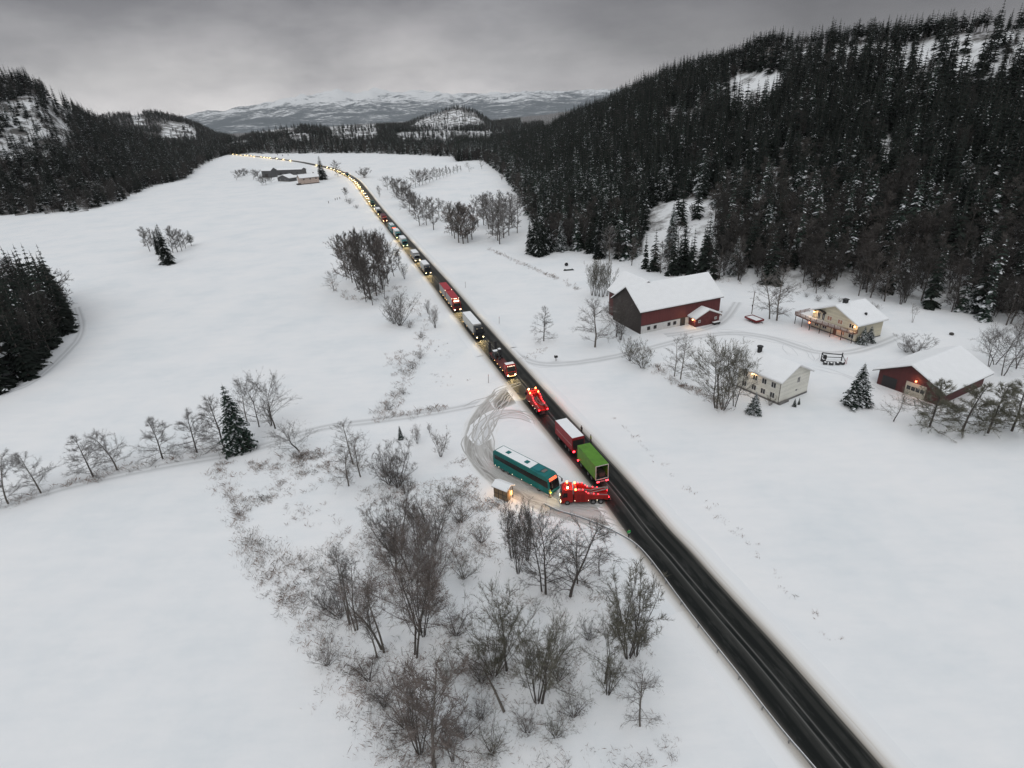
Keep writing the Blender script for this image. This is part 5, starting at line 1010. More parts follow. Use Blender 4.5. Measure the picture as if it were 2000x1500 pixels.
ex = empty('excavator', (0, 0, 0), 0, 'small dark digger dusted with snow riding on the red low loader', 'excavator'); XM = mat('dark_machine', (.030, .030, .032), .6, noise=.3)
for sx in (-1, 1): MB().box(sx * .85 - .22, sx * .85 + .22, -1.6, 1.6, 0, .6).build('track', CHAS, ex, .15)
MB().box(-.95, .95, -1.5, .9, .65, 1.5).box(-.95, -.1, -.2, 1.0, 1.5, 2.35).build('body', XM, ex, .06); MB().box(-.9, .9, -1.45, -.2, 1.503, 1.6).box(-.85, -.15, -.1, .9, 2.353, 2.45).build('snow_cover', ROOF_SNOW, ex, .03); MB().tube([(.45, .8, 1.2), (.45, 2.4, 2.2), (.45, 3.4, 1.2)], [.16, .13, .1], 6).box(.1, .8, 3.1, 3.6, .55, 1.1).build('boom', XM, ex)
M_ = Matrix.Translation(lo.location) @ Matrix.Rotation(lo.rotation_euler.z, 4, 'Z') @ Matrix.Translation((0, -3.4, 1.125)); ex.location = M_.translation; ex.rotation_euler.z = lo.rotation_euler.z

def semi(label, cabm, boxm, L=13.4, h=3.95, ch=3.7, snow=.05, e=1000, hm=HEAD, cs=False, group='lorries in the queue'):
    o = empty('lorry', (0, 0, 0), 0, label, 'lorry', group); T = L + 2.7; y1 = T / 2; y0 = -T / 2
    cab(o, y1 - 2.25, 2.25, 2.5, ch, cabm, .7, cs); chassis(o, y0 + .2, y1 - .3, .55, .95, 1.0); cargo(o, y0, y0 + L, 2.55, 1.15, h, boxm, snow)
    for y_ in (y1 - 1.3, y1 - 5.0, y0 + 4.2, y0 + 2.9, y0 + 1.6):
        for sx in (-1, 1): wheel(o, sx * 1.06, y_, .5, .34)
    MB().box(-1.24, -1.0, y0 + 5.2, y1 - 6.0, .5, 1.0).box(1.0, 1.24, y0 + 5.2, y1 - 6.0, .5, 1.0).build('side_guard', CHAS, o)
    headlights(o, y1 + .01, .82, .95, .13, hm, e); marks(o, [(-.75, y1 - .1, ch - .35), (.75, y1 - .1, ch - .35)], MARKW, .05); marks(o, [(sx * 1.29, y_, 1.0) for sx in (-1, 1) for y_ in (y0 + .3, y0 + 4.8, y1 - 3.0)], MARK, .05); return o, T / 2
o, hf = semi('white semi trailer lorry with a black cab behind the red low loader', P_BLACK, P_WHITE, 12.6, 3.95, 3.75); come(o, (937, 662), half=hf)
rd = empty('lorry', (0, 0, 0), 0, 'red roofed double lorry with grey sides and a bright lit sign over the cab', 'lorry', 'lorries in the queue')
chassis(rd, -11.6, 11.0, .55, .95, 1.0); cab(rd, 9.5, 2.3, 2.5, 3.3, P_RED, .7)
for ya, yb in ((-11.8, -1.6), (-.7, 9.3)):
    cb = cargo(rd, ya, yb, 2.55, 1.15, 3.98, P_GREY, None); MB().box(-1.27, 1.27, ya + .03, yb - .03, 3.983, 4.04).build('roof_sheet', P_CRIM, cb, .02); MB().box(-1.272, 1.272, yb + .003, yb + .04, 1.2, 4.0).build('front_panel', P_CRIM, cb)
for y_ in (10.4, 2.6, 1.2, -3.4, -9.2, -10.6):
    for sx in (-1, 1): wheel(rd, sx * 1.06, y_, .5, .34)
headlights(rd, 11.81, .82, .95, .16, HEAD, 1500, 14); MB().box(-.85, .85, 10.9, 11.0, 3.303, 3.75).build('roof_sign', SIGNW, rd); MB().box(-.5, .5, 9.36, 9.42, 3.8, 3.95).build('number_lamp', SIGNW, rd)
marks(rd, [(-1.15, 9.36, 3.95), (1.15, 9.36, 3.95), (-1.15, -1.5, 3.95), (1.15, -1.5, 3.95)], MARKW, .08); marks(rd, [(sx * 1.3, y_, 1.0) for sx in (-1, 1) for y_ in (-11.5, -9.9, -6, -2.2, 0, 4, 8)], MARK, .08); come(rd, (891, 609), half=11.8)
o, hf = semi('short white lorry with a navy cab, right behind the red double lorry', P_NAVY, P_WHITE, 8.2, 3.7, 3.5, .08, 1200); come(o, (836, 537), half=hf)
o, hf = semi('grey box lorry with a pale cab between the navy cabbed lorry and the teal lorries', P_SILVER, P_GREY, 7.6, 3.6, 3.2, .08, 1800); come(o, (818, 512), half=hf)
o, hf = semi('nearer of two teal cabbed lorries with white boxes and bright headlights', P_TEAL2, P_WHITE, 8.6, 3.8, 3.3, .05, 3500, HEADF); come(o, (788, 484), half=hf)
o, hf = semi('farther teal cabbed lorry with a white box, tight behind its twin', P_TEAL2, P_WHITE, 8.6, 3.8, 3.3, .05, 3500, HEADF); come(o, (773, 467), half=hf)
o, hf = semi('lorry with a dark red tarpaulin box behind the far teal coach', P_RED, paint('wine', (.10, .012, .018)), 8.6, 3.5, 3.0, None, 0, HEADF); come(o, (751, 434), half=hf)
o, hf = semi('white box lorry with a dark cab heading the long string of cars', P_NAVY, P_WHITE, 8.0, 3.7, 3.2, .05, 2500, HEADF); come(o, (741, 421), half=hf)
o, hf = semi('dark green lorry at the front of the bend, small among the cars', paint('deep_green', (.012, .06, .045)), paint('deep_green', (.012, .06, .045)), 7.0, 3.5, 3.0, None, 2500, HEADF); come(o, (729, 404), half=hf)
o, hf = semi('teal and red lorry near the lone tree before the bend', P_TEAL2, paint('wine', (.10, .012, .018)), 8.0, 3.7, 3.2, None, 2500, HEADF); come(o, (681, 345), half=hf)

# ---- cars
def car(pm, label, van=False):
    o = empty('car', (0, 0, 0), 0, label, 'car', 'cars in the queue on the far road'); L, w, h = (4.5, 1.8, 1.48) if not van else (5.6, 2.0, 2.4); hw = w / 2; y0, y1 = -L / 2, L / 2
    pr = [(y0, .35), (y1 - .1, .3), (y1, .5), (y1 - .08, .78), (y1 - 1.1, .96), (y0 + .3, .98), (y0, .85)] if not van else [(y0, .35), (y1 - .1, .35), (y1, .6), (y1 - .1, 1.1), (y1 - .8, 1.3), (y0, 1.3)]
    b = MB().prism(pr, -hw, hw, 'x').build('body', pm, o, .06)
    zt = .97 if not van else 1.302
    g = MB().add([(-hw + .06, y1 - 1.15 if not van else y1 - .85, zt), (hw - .06, y1 - 1.15 if not van else y1 - .85, zt), (hw - .06, y0 + .3, zt), (-hw + .06, y0 + .3, zt), (-hw + .22, y1 - 1.95 if not van else y1 - 1.4, h), (hw - .22, y1 - 1.95 if not van else y1 - 1.4, h), (hw - .22, y0 + .9 if not van else y0 + .35, h), (-hw + .22, y0 + .9 if not van else y0 + .35, h)], [(3, 2, 1, 0), (4, 5, 6, 7), (0, 1, 5, 4), (1, 2, 6, 5), (2, 3, 7, 6), (3, 0, 4, 7)]); g.build('cabin_glass', VGLASS, b)
    MB().box(-hw + .24, hw - .24, y0 + (.95 if not van else .4), y1 - (2.0 if not van else 1.45), h + .003, h + .06).build('roof_snow', ROOF_SNOW if not van else pm, b)
    for y_ in (y1 - .85, y0 + .8):
        for sx in (-1, 1): wheel(o, sx * (hw - .1), y_, .32, .2)
    headlights(o, y1 - .02, .70, .62, .21, HEADF, 0); return o
CARC = [paint('car_' + n, c) for n, c in (('black', (.015, .015, .017)), ('silver', (.25, .26, .27)), ('white', (.5, .5, .5)), ('red', (.16, .015, .015)), ('blue', (.02, .04, .10)), ('grey', (.08, .08, .085)))]
protos = [car(c, 'car', k == 2) for k, c in enumerate(CARC)]
CN = ['black', 'silver', 'white van like', 'red', 'blue', 'grey']
spots = [(733, 409), (727, 400), (722, 395), (718, 389), (715, 385), (711, 379), (708, 374), (703, 366), (701, 362), (698, 358.5), (695.5, 355.5), (693, 353), (690, 350), (686, 347.5), (677, 342), (674, 340), (670, 338.3), (666, 336), (661, 334), (655, 331.6), (648, 329.5), (641, 327.5), (628, 325.2), (618, 323.2), (574, 313.3), (561, 311.4), (546, 310), (532, 308.6), (526, 308), (519, 307.4), (511, 306.8), (497, 305.4), (491, 305), (483, 304.4), (477, 304), (468, 303.4), (459, 302.8), (450, 302.2), (443, 301.8)]
used = set()
for i, q in enumerate(spots):
    k = (i * 5 + i // 6) % 6; o = protos[k] if k not in used else copy_tree(protos[k]); used.add(k)
    P = at(*q); s = s_of(P); p, a = on_road(s, -1.6); o.location = (p[0], p[1], .03); o.rotation_euler.z = facing(a + math.pi)
    zone = 'on the bend below the lone spruce' if q[0] > 645 else 'on the straight beyond the farmhouse' if q[0] > 540 else "where the road meets the far forest"
    tag(o, f'{CN[k]} car with lit headlights queueing {zone}'.replace('van like car', 'van'), 'car', 'cars in the queue ' + zone)
    spot(o, (0, 3.0, .8), 3200 if q[0] > 645 else 5000, 130, (1, .68, .26), 14)
# ------------------------------------------------------------------ trees that stand singly or in small groups: (base x, base y, top y, proto, width, label or None)
tg = random.Random(41)
ORD = ['first', 'second', 'third', 'fourth', 'fifth', 'sixth', 'seventh', 'eighth']
def T(bx, by, ty, key, label, name='bare_tree', cat='leafless tree', group=None, w=1.0, z=None):
    P = ground(bx, by); h = height_to(P, ty); return place_tree(key, P, h, name, label, cat, group, w, None, tg)
G_, Bn, Ol, Dk, Fr = 'grey', 'brown', 'olive', 'dark', 'frost'
# row along the farm track
row = [(16, 984, 893), (80, 963, 880), (182, 931, 842), (229, 918, 828), (318, 896, 806), (385, 884, 797), (440, 879, 765)]
rl = ["outermost frosted birch of the row along the farm track", "slim leaning frosted birch, second from the outer end of the farm track row", "broad frosted birch, left one of the close pair in the farm track row", "forked frosted birch, right one of the close pair in the farm track row", "dense cone shaped bare tree standing alone midway in the farm track row", "small pale bare tree between the cone shaped one and the farm track spruce", "tall frosted birch right beside the dark spruce on the farm track"]
for i, (a, b_, c) in enumerate(row): T(a, b_, c, bare(('birch', 'cone')[i in (2, 4, 5, 6)], Fr, i % 3, 3.0, .014), rl[i], 'birch_tree', 'birch', 'trees in the row along the farm track', 1.1)
T(470, 879, 750, spruce('green', 0), 'dark green spruce dusted with snow at the end of the farm track row', 'spruce_tree', 'spruce', None, 1.0)
T(506, 834, 722, bare('round', G_, 0, 1.4), 'tall round crowned bare tree with pale trunk directly behind the farm track spruce', w=.75)
T(538, 837, 724, bare('round', G_, 1, 1.5), 'widest round crowned bare tree of the clump behind the farm track spruce', w=.95)
T(530, 832, 770, bare('multi', G_, 0), 'small many stemmed tree under the widest crown behind the farm track spruce')
T(482, 822, 736, bare('birch', G_, 1), 'thin bare tree half hidden behind the farm track spruce', w=.8)
T(587, 881, 818, bare('oak', G_, 0, 1.4), 'low spreading bare tree with crooked trunk below the round crowned clump', w=1.35)
# rough ground between the farm track and the road
T(690, 907, 817, bare('birch', G_, 2, 1.5), 'tallest of three birches at the upper edge of the rough ground', 'birch_tree', 'birch')
T(704, 931, 846, bare('birch', Bn, 0, 1.3), 'V forked brown birch, lowest right of three at the upper edge of the rough ground', 'birch_tree', 'birch')
T(681, 949, 862, bare('birch', G_, 0, 1.3), 'single stemmed birch, foremost of three at the upper edge of the rough ground', 'birch_tree', 'birch')
T(778, 950, 857, bare('shrub', G_, 0, 1.8), 'round dense bare thicket tree beside the three birches', w=1.0); T(760, 945, 870, bare('shrub', G_, 1, 1.6), 'grey bushy stems on the inner side of the round dense thicket tree')
T(783, 857, 831, spruce('green', 1), 'tiny young spruce above the round dense thicket tree', 'spruce_tree', 'spruce')
for a, b_, c, l in ((815, 866, 824, 'slim upright bush between the tiny spruce and the lay-by'), (839, 845, 825, 'smallest bush above the rough ground by the tiny spruce'), (861, 892, 832, 'lone thin bush nearest the lay-by curve')): T(a, b_, c, bare('multi', Bn, 1), l, 'bare_bush', 'bush')
for i, (a, b_, c, kd, tn, w_) in enumerate([(790, 1060, 945, 'round', Dk, .8), (822, 1085, 960, 'multi', Bn, .9), (762, 1075, 975, 'shrub', G_, .9), (850, 1060, 965, 'shrub', G_, .9), (800, 1120, 1000, 'round', G_, .85), (838, 1130, 1020, 'shrub', Fr, .9), (775, 1115, 1010, 'multi', Dk, .9)]):
    T(a, b_, c, bare(kd, tn, i % 2, 1.6), 'dark leafless tree inside the dense thicket at the middle of the rough ground', group='trees of the dense thicket', w=w_)
T(812, 1282, 1035, bare('oak', Bn, 1, 2.2), 'biggest bare tree of the rough ground, trunk forking low below the dense thicket', w=.72)
T(826, 1240, 1070, bare('multi', Bn, 0, 1.6), 'many stemmed brown tree close behind the biggest forked tree')
T(680, 1222, 1042, bare('slim', G_, 0, 1.6), 'slender pale birch leaning over the white field side of the rough ground', 'birch_tree', 'birch', w=.8)
T(697, 1233, 1105, bare('slim', G_, 1, 1.4), 'shorter slender birch crossing beside the leaning one', 'birch_tree', 'birch'); T(722, 1232, 1150, bare('multi', G_, 1, 1.3), 'small grey bush between the slender birches', 'bare_bush', 'bush')
T(747, 1271, 1070, bare('slim', Bn, 0, 1.8), 'tall slender birch with a bare stem next to the biggest forked tree', 'birch_tree', 'birch', w=.9); T(737, 1283, 1190, bare('slim', G_, 2), 'short thin sapling at the foot of the tall slender birch', 'birch_tree', 'birch')
T(665, 1205, 1120, bare('shrub', G_, 0, 1.2), 'grey bush behind the leaning slender birch', 'bare_bush', 'bush'); T(635, 1190, 1140, bare('shrub', G_, 1, 1.2), 'low grey bush at the very edge of the white field', 'bare_bush', 'bush')
T(849, 1499, 1290, bare('birch', Bn, 1, 2.2, .017), 'brown bare tree with a tall straight trunk nearest the camera', 'birch_tree', 'birch', w=.95)
T(884, 1486, 1405, bare('multi', Bn, 0, 1.4), 'small bushy tree beside the straight trunk nearest the camera'); T(820, 1470, 1310, bare('multi', Bn, 1, 1.8), 'reddish many stemmed tree behind the straight trunk nearest the camera')
T(1058, 1374, 1222, bare('round', Ol, 0, 2.6, .013), 'olive bare tree with V shaped twin trunks in the lower rough ground', w=1.0); T(1048, 1372, 1235, bare('multi', Ol, 0, 2.0, .015), 'second olive tree sharing its foot with the V trunked one', w=.9)
T(990, 1310, 1183, bare('round', Ol, 1, 2.6, .015), 'broadest olive crown behind the V trunked tree', w=1.15); T(965, 1318, 1200, bare('shrub', Ol, 0, 1.8, .013), 'olive undergrowth tree at the side of the broadest crown', w=.9)
T(1058, 1155, 985, bare('round', Dk, 1, 2.0), 'tall dark twin stemmed tree below the guardrail', w=.62); T(1066, 1160, 1010, bare('birch', Dk, 0, 1.8), 'dark birch pressed against the twin stemmed tree below the guardrail', 'birch_tree', 'birch')
T(1113, 1165, 1018, bare('birch', Dk, 1, 2.2), 'dark oval birch standing free below the guardrail', 'birch_tree', 'birch', w=1.15); T(1128, 1140, 1040, bare('birch', Dk, 2, 1.6), 'dark leafless tree close behind the free oval birch'); T(1170, 1124, 1060, bare('cone', Bn, 1, 1.4), 'little cone shaped bare tree nearest the guardrail')
for i, (a, b_, c) in enumerate([(1000, 1090, 968), (1030, 1095, 978), (1012, 1120, 1000)]): T(a, b_, c, bare('multi', Bn if i % 2 else Dk, i % 2, 1.6), 'tall thin brush stems growing below the bus shelter lit by its lamp', group='brush stems below the bus shelter', w=.7)
T(1226, 1283, 1112, bare('multi', Ol, 2, 2.4, .015), 'tall olive willow of many upright stems nearest the road'); T(1242, 1280, 1185, bare('multi', Ol, 3, 1.6), 'low olive willow at the road side of the tall one'); T(1181, 1335, 1225, bare('round', Ol, 2, 1.8), 'olive tree with a short thick trunk below the tall willow', w=.85); T(1187, 1356, 1265, bare('multi', Ol, 1, 1.6), 'sprawling olive bush at the foot of the short thick trunk', 'bare_bush', 'bush'); T(1250, 1418, 1310, bare('birch', G_, 0, 1.6), 'lone grey sapling on the open slope by the road', 'birch_tree', 'birch')
for i, (a, b_, c, w_) in enumerate([(905, 1440, 1385, 1.2), (940, 1405, 1360, 1.2), (1085, 1440, 1395, 1.2), (1030, 1430, 1385, 1.3), (1120, 1400, 1350, 1.2), (960, 1470, 1420, 1.3), (790, 1420, 1350, 1.0), (750, 1380, 1320, 1.0), (1090, 1330, 1270, 1.2), (940, 1330, 1270, 1.2), (890, 1240, 1180, 1.2), (870, 1330, 1280, 1.2), (720, 1330, 1280, 1.1), (1150, 1250, 1200, 1.0), (905, 1130, 1080, 1.2), (940, 1060, 1020, 1.2), (900, 1020, 970, 1.3), (880, 985, 940, 1.2), (640, 1300, 1255, 1.2)]): T(a, b_, c, bare('shrub', (Bn, G_, Ol)[i % 3], i % 2, 1.0), 'low leafless shrub in the snowy rough ground', 'bare_shrub', 'shrub', 'shrubs of the rough ground', w_)
# thicket left of the road half way up
th = [(676, 540, 455), (688, 552, 452), (700, 566, 448), (712, 575, 446), (724, 585, 444), (736, 578, 443), (748, 566, 450), (758, 555, 458), (770, 540, 470), (780, 527, 487), (700, 535, 460), (720, 545, 450), (740, 540, 452), (690, 530, 470), (730, 560, 455), (715, 590, 500), (728, 596, 520), (752, 585, 520)]
for i, (a, b_, c) in enumerate(th): T(a, b_, c, bare(('alder', 'birch', 'round')[i % 3], (Dk, Dk, Bn, Dk)[i % 4], i % 2, 1.8, .03), 'dark leafless tree in the thicket between the white field and the queue', group='trees of the thicket beside the queue', w=.68)
T(652, 569, 527, bare('round', G_, 0), 'small round bare tree just outside the thicket beside the queue'); T(781, 636, 560, bare('shrub', G_, 0, 1.6), 'bushy bare tree standing free below the thicket beside the queue', w=.95); T(770, 632, 575, bare('shrub', G_, 1, 1.4), 'lesser bush merging with the free bushy tree below the thicket')
T(836, 612, 582, bare('multi', G_, 0), 'smaller of two thin bushes by the road abreast of the white semi trailer', 'bare_bush', 'bush'); T(850, 640, 590, bare('multi', Bn, 1), 'larger of two thin bushes by the road abreast of the white semi trailer', 'bare_bush', 'bush'); T(790, 545, 510, bare('multi', G_, 1), 'thin bush at the road side tip of the thicket beside the queue', 'bare_bush', 'bush')
for i, (a, b_, c) in enumerate([(800, 640, 622), (822, 660, 645), (820, 700, 680), (805, 720, 700), (788, 770, 755), (760, 800, 780), (730, 570, 548)]): T(a, b_, c, bare('shrub', Bn, i % 2), 'knee high brown bush along the ditch between the thicket and the farm track', 'bare_shrub', 'shrub', 'bushes along the ditch', 1.5)
# island of trees in the field
isl = [(293, 491, 440, 'b'), (303, 487, 444, 'b'), (311, 496, 447, 's'), (329, 516, 436, 's'), (322, 506, 441, 's'), (338, 494, 441, 'b'), (347, 492, 438, 'b'), (355, 490, 443, 'b'), (363, 485, 446, 'b'), (374, 480, 449, 'p'), (318, 490, 445, 'b'), (282, 480, 446, 'b')]
for i, (a, b_, c, k) in enumerate(isl):
    if k == 'b': T(a, b_, c, bare('alder', G_, i % 2, 1.3, .028), 'leafless tree on the small wooded knoll in the white field', group='leafless trees on the field knoll')
    elif k == 's': T(a, b_, c, spruce('dark', i % 2), 'foremost and tallest dark spruce of the field knoll' if i == 3 else 'narrow dark spruce inside the field knoll', 'spruce_tree', 'spruce', None if i == 3 else 'spruces inside the field knoll', .8)
    else: T(a, b_, c, spruce('pine', 0), 'flat topped pine at the outer edge of the field knoll', 'pine_tree', 'pine', None, 1.0)
# right of the road: clump, row, brookside trees
for i, (a, b_, c) in enumerate([(757, 371, 343), (768, 374, 345), (780, 380, 346), (788, 388, 355), (797, 396, 362), (804, 405, 368), (793, 380, 350), (811, 414, 378), (800, 415, 372), (775, 385, 352), (788, 400, 362)]): T(a, b_, c, bare(('round', 'alder')[i % 2], (Dk, G_)[i % 2], i % 2, 1.5, .034), 'dark leafless tree of the clump across the road from the bend', group='trees of the clump across the road', w=1.1)
for i in range(14):
    f = i / 13; a = 812 + 88 * f; T(a, 366 - 31 * f, 331 - 10 * f + (2 if i % 3 else -1), bare('alder' if i > 2 else 'round', G_, i % 2, 1.3, .034), 'bare tree in the straight row dividing the far white fields', group='row dividing the far fields', w=1.0)
T(917, 335, 314, bare('round', G_, 0), 'round lone tree past the end of the straight far row'); T(941, 330, 308, bare('alder', G_, 1), 'thin tree between the far row and the dark hillside'); T(980, 352, 338, bare('multi', G_, 0), 'small bush where the far field meets the hillside')
T(741, 385, 361, bare('alder', G_, 0, 1, .034), 'small leafless tree alone on the road verge below the clump'); T(712, 347, 325, bare('shrub', G_, 0, 1.2, .034), 'low wide bush across the road near the bend', 'bare_bush', 'bush', None, 1.5); T(660, 345, 311, bare('birch', G_, 0, 1.3, .034), 'pale bare tree beside the lone spruce on the bend')
T(630, 351, 304, spruce('dark', 1), 'tall lone dark spruce beside the pale pink farmhouse', 'spruce_tree', 'spruce', None, 1.15)
T(677, 393, 361, bare('slim', Dk, 0, 1.4, .034), 'thin crooked tree on the field side of the bend'); T(683, 398, 385, bare('shrub', Bn, 0), 'brown scrub at the foot of the thin crooked tree', 'bare_shrub', 'shrub', None, 1.6); T(697, 407, 398, bare('shrub', Bn, 1), 'brown scrub nearest the queue below the bend', 'bare_shrub', 'shrub', None, 1.8)
for i, (a, b_, c, w_) in enumerate([(812, 424, 380, 1), (820, 441, 383, 1), (833, 440, 388, 1), (847, 449, 384, 1), (840, 432, 385, 1), (858, 425, 386, 1), (868, 420, 390, 1), (826, 425, 382, .9), (876, 432, 392, 1)]): T(a, b_, c, bare(('birch', 'alder')[i % 2], G_, i % 3, 1.4, .030), 'grey leafless tree of the open brookside group right of the queue', group='brookside trees', w=w_)
for i, (a, b_, c) in enumerate([(888, 466, 397), (896, 474, 393), (905, 476, 392), (914, 474, 398), (922, 468, 402), (883, 460, 402), (900, 462, 395), (910, 465, 396)]): T(a, b_, c, bare(('alder', 'birch')[i % 2], (Dk, Bn)[i % 2], i % 2, 1.5, .030), 'dark leafless tree of the tight round grove by the brook', group='trees of the tight grove by the brook', w=1.05)
for i, (a, b_, c) in enumerate([(934, 443, 381), (945, 440, 378), (955, 448, 376), (962, 460, 384), (972, 470, 386), (976, 477, 392), (984, 465, 380), (994, 460, 384), (965, 440, 372), (980, 440, 370), (1000, 440, 372), (950, 425, 378), (1010, 455, 385)]): T(a, b_, c, bare(('birch', 'alder')[i % 2], (G_, Fr, G_)[i % 3], i % 3, 1.4, .030), 'slim grey tree of the birch wood between the brook and the hillside', group='trees of the birch wood by the brook', w=.95)
for i, (a, b_, c) in enumerate([(1036, 490, 430), (1044, 497, 414), (1053, 500, 424), (1062, 497, 418), (1072, 492, 426), (1048, 485, 420)]): T(a, b_, c, spruce('dark', i % 3), 'dark spruce in the group at the front corner of the hillside wood', 'spruce_tree', 'spruce', 'spruces at the corner of the hillside wood', .85)
T(1096, 490, 428, spruce('snowy', 0), 'snow laden spruce next to the fallen birch stem', 'spruce_tree', 'spruce'); T(1108, 478, 425, bare('birch', Fr, 0, 1.4), 'frosted birch behind the fallen birch stem', 'birch_tree', 'birch', None, 1.2)
T(1170, 504, 408, spruce('dark', 0), 'tallest dark spruce left of the steep white clearing', 'spruce_tree', 'spruce', None, .8); T(1190, 510, 440, bare('birch', Fr, 1, 1.4), 'frosted birch at the side of the tallest dark spruce', 'birch_tree', 'birch')
T(1338, 527, 462, spruce('dark', 2), 'single dark spruce below the steep white clearing behind the barn', 'spruce_tree', 'spruce', None, .9); T(1308, 500, 440, spruce('snowy', 1), 'snowy spruce in the middle of the steep white clearing', 'spruce_tree', 'spruce'); T(1312, 470, 395, spruce('snowy', 0), 'upper snowy spruce of the steep white clearing', 'spruce_tree', 'spruce', None, .8); T(1436, 535, 460, spruce('snowy', 1), 'snow covered spruce behind the barn roof end', 'spruce_tree', 'spruce')
# round the farm
T(1062, 666, 592, bare('cone', G_, 0, 1.7), 'lone bare tree in the field between the road and the barn', w=1.05); T(1162, 678, 581, bare('birch', G_, 1, 1.8), 'large bare tree in front of the dark barn gable, nearer the road', w=1.3)
for i, (a, b_, c) in enumerate([(1156, 577, 506), (1163, 578, 502), (1170, 579, 504), (1177, 580, 503), (1186, 578, 508)]): T(a, b_, c, bare('multi', Ol, i % 3, 1.2), 'olive stem of the wide vase shaped clump beside the barn wing', group='vase shaped clump beside the barn', w=.75)
T(1204, 658, 573, bare('oak', Dk, 0, 1.8), 'dark crooked tree leaning close to the dark barn gable', w=.85); T(1212, 664, 600, bare('multi', Dk, 1, 1.4), 'dark thicket stems right against the barn gable')
T(1230, 705, 656, bare('shrub', Dk, 0, 1.5), 'dark bush with snow tufts by the driveway below the barn', 'bare_bush', 'bush', None, 1.0); T(1254, 719, 664, bare('shrub', Ol, 1, 1.8), 'rounder olive bush by the driveway below the barn', 'bare_bush', 'bush', None, 1.1)
T(1317, 735, 655, bare('birch', Fr, 0, 1.2), 'farther of the twin frosted birches below the barn', 'birch_tree', 'birch', None, .85); T(1329, 741, 653, bare('birch', Fr, 2, 1.2), 'nearer of the twin frosted birches below the barn', 'birch_tree', 'birch', None, .85)
T(1398, 798, 648, bare('oak', Ol, 0, 2.4, .015), 'old wide bare tree with forked trunk before the off white house', w=.85); T(1434, 794, 664, bare('oak', Ol, 1, 2.0, .015), 'second wide bare tree between the forked one and the off white house', w=.62); T(1412, 800, 690, bare('multi', Ol, 1, 1.5), 'bunch of upright stems at the foot of the old wide bare tree')
T(1472, 808, 765, spruce('snowy', 1), 'small snowy spruce against the off white house corner', 'spruce_tree', 'spruce', None, 1.35); T(1503, 792, 768, bare('shrub', Ol, 0), 'small bare shrub by the off white house wall', 'bare_shrub', 'shrub', None, 1.0)
T(1503, 623, 524, bare('birch', G_, 0, 1.5), 'slimmer of two tall birches by the flagpole', 'birch_tree', 'birch', None, 1.0); T(1517, 626, 520, bare('birch', G_, 1, 1.8), 'fuller of two tall birches by the flagpole', 'birch_tree', 'birch', None, 1.15)
T(1672, 791, 708, spruce('snowy', 0), 'perfect cone of a snowy spruce between the off white house and red shed', 'spruce_tree', 'spruce', None, 1.3)
T(1551, 794, 778, spruce('green', 1), 'taller of two knee high evergreens at the off white house gable', 'evergreen_shrub', 'evergreen', None, 1.0); T(1560, 790, 776, spruce('green', 0), 'slimmer of two knee high evergreens at the off white house gable', 'evergreen_shrub', 'evergreen', None, .8)
T(1684, 671, 637, spruce('snowy', 1), 'fat snowy evergreen at the corner of the cream house', 'evergreen_shrub', 'evergreen', None, 1.5); T(1697, 668, 636, spruce('snowy', 0), 'second fat snowy evergreen against the cream house side wall', 'evergreen_shrub', 'evergreen', None, 1.4)
T(1787, 690, 651, bare('shrub', Fr, 0, 2.0), 'wide low frosted bush between the cream house and red shed', 'bare_bush', 'bush', None, 1.6); T(1770, 688, 660, bare('shrub', Fr, 1, 1.4), 'smaller frosted bush beside the wide low one', 'bare_bush', 'bush', None, 1.4)
T(1745, 823, 762, bare('round', Ol, 1, 1.6), 'small olive bare tree in front of the red shed gate', w=1.15)
for i, (a, b_, c, l) in enumerate([(1815, 834, 728, 'first larch of the row beside the red shed, dark against its wall'), (1879, 842, 740, 'second larch of the row below the red shed roof'), (1929, 846, 742, 'third larch of the row below the red shed'), (1976, 842, 733, 'last larch in view of the row below the red shed')]): T(a, b_, c, bare('cone', 'larch', i % 2, 4.0, .018), l, 'larch_tree', 'larch', 'larches in the row below the red shed', 1.35)
for i, (a, b_, c, l) in enumerate([(1932, 716, 622, 'tall bare tree with open crown behind the red shed roof end'), (1943, 712, 618, 'twin bare tree close beside the open crowned one behind the red shed'), (1958, 733, 606, 'tallest leaning bare tree behind the red shed'), (1985, 720, 600, 'bare tree farthest along behind the red shed')]): T(a, b_, c, bare('oak', G_, i % 2, 1.2), l, w=.7)
T(1782, 630, 592, bare('slim', G_, 0), 'thin sapling alone on the snow behind the cream house', 'birch_tree', 'birch')
for i, (a, b_, c) in enumerate([(1575, 580, 570), (1598, 588, 574), (1622, 584, 572), (1700, 598, 588), (1712, 604, 592), (1640, 590, 580)]): T(a, b_, c, bare('shrub', Fr, i % 2), 'snowy low bush on the bank behind the cream house', 'bare_shrub', 'shrub', 'bushes behind the cream house', 1.6)
T(1893, 610, 560, spruce('snowy', 1), 'snow laden spruce at the wood edge above the red shed', 'spruce_tree', 'spruce', None, 1.2)
# far farm
for i, (a, b_, c) in enumerate([(462, 352, 330), (471, 347, 328), (479, 344, 327), (484, 342, 331), (495, 351, 329), (505, 353, 332), (520, 361, 340), (512, 362, 345), (530, 357, 343)]): T(a, b_, c, bare('round', (G_, Dk)[i > 4], i % 2, 1.4, .040), 'leafless tree by the far farm buildings', group='trees by the far farm', w=1.1)
T(477, 343, 334, spruce('dark', 0), 'small dark conifer among the bare trees left of the far farm', 'spruce_tree', 'spruce')
for a, b_, c in ((542, 303, 298.5), (552, 305, 300), (563, 303.5, 299)): T(a, b_, c, spruce('dark', 1), 'tiny dark conifer at the far field edge beyond the road', 'spruce_tree', 'spruce', 'tiny conifers beyond the far road')

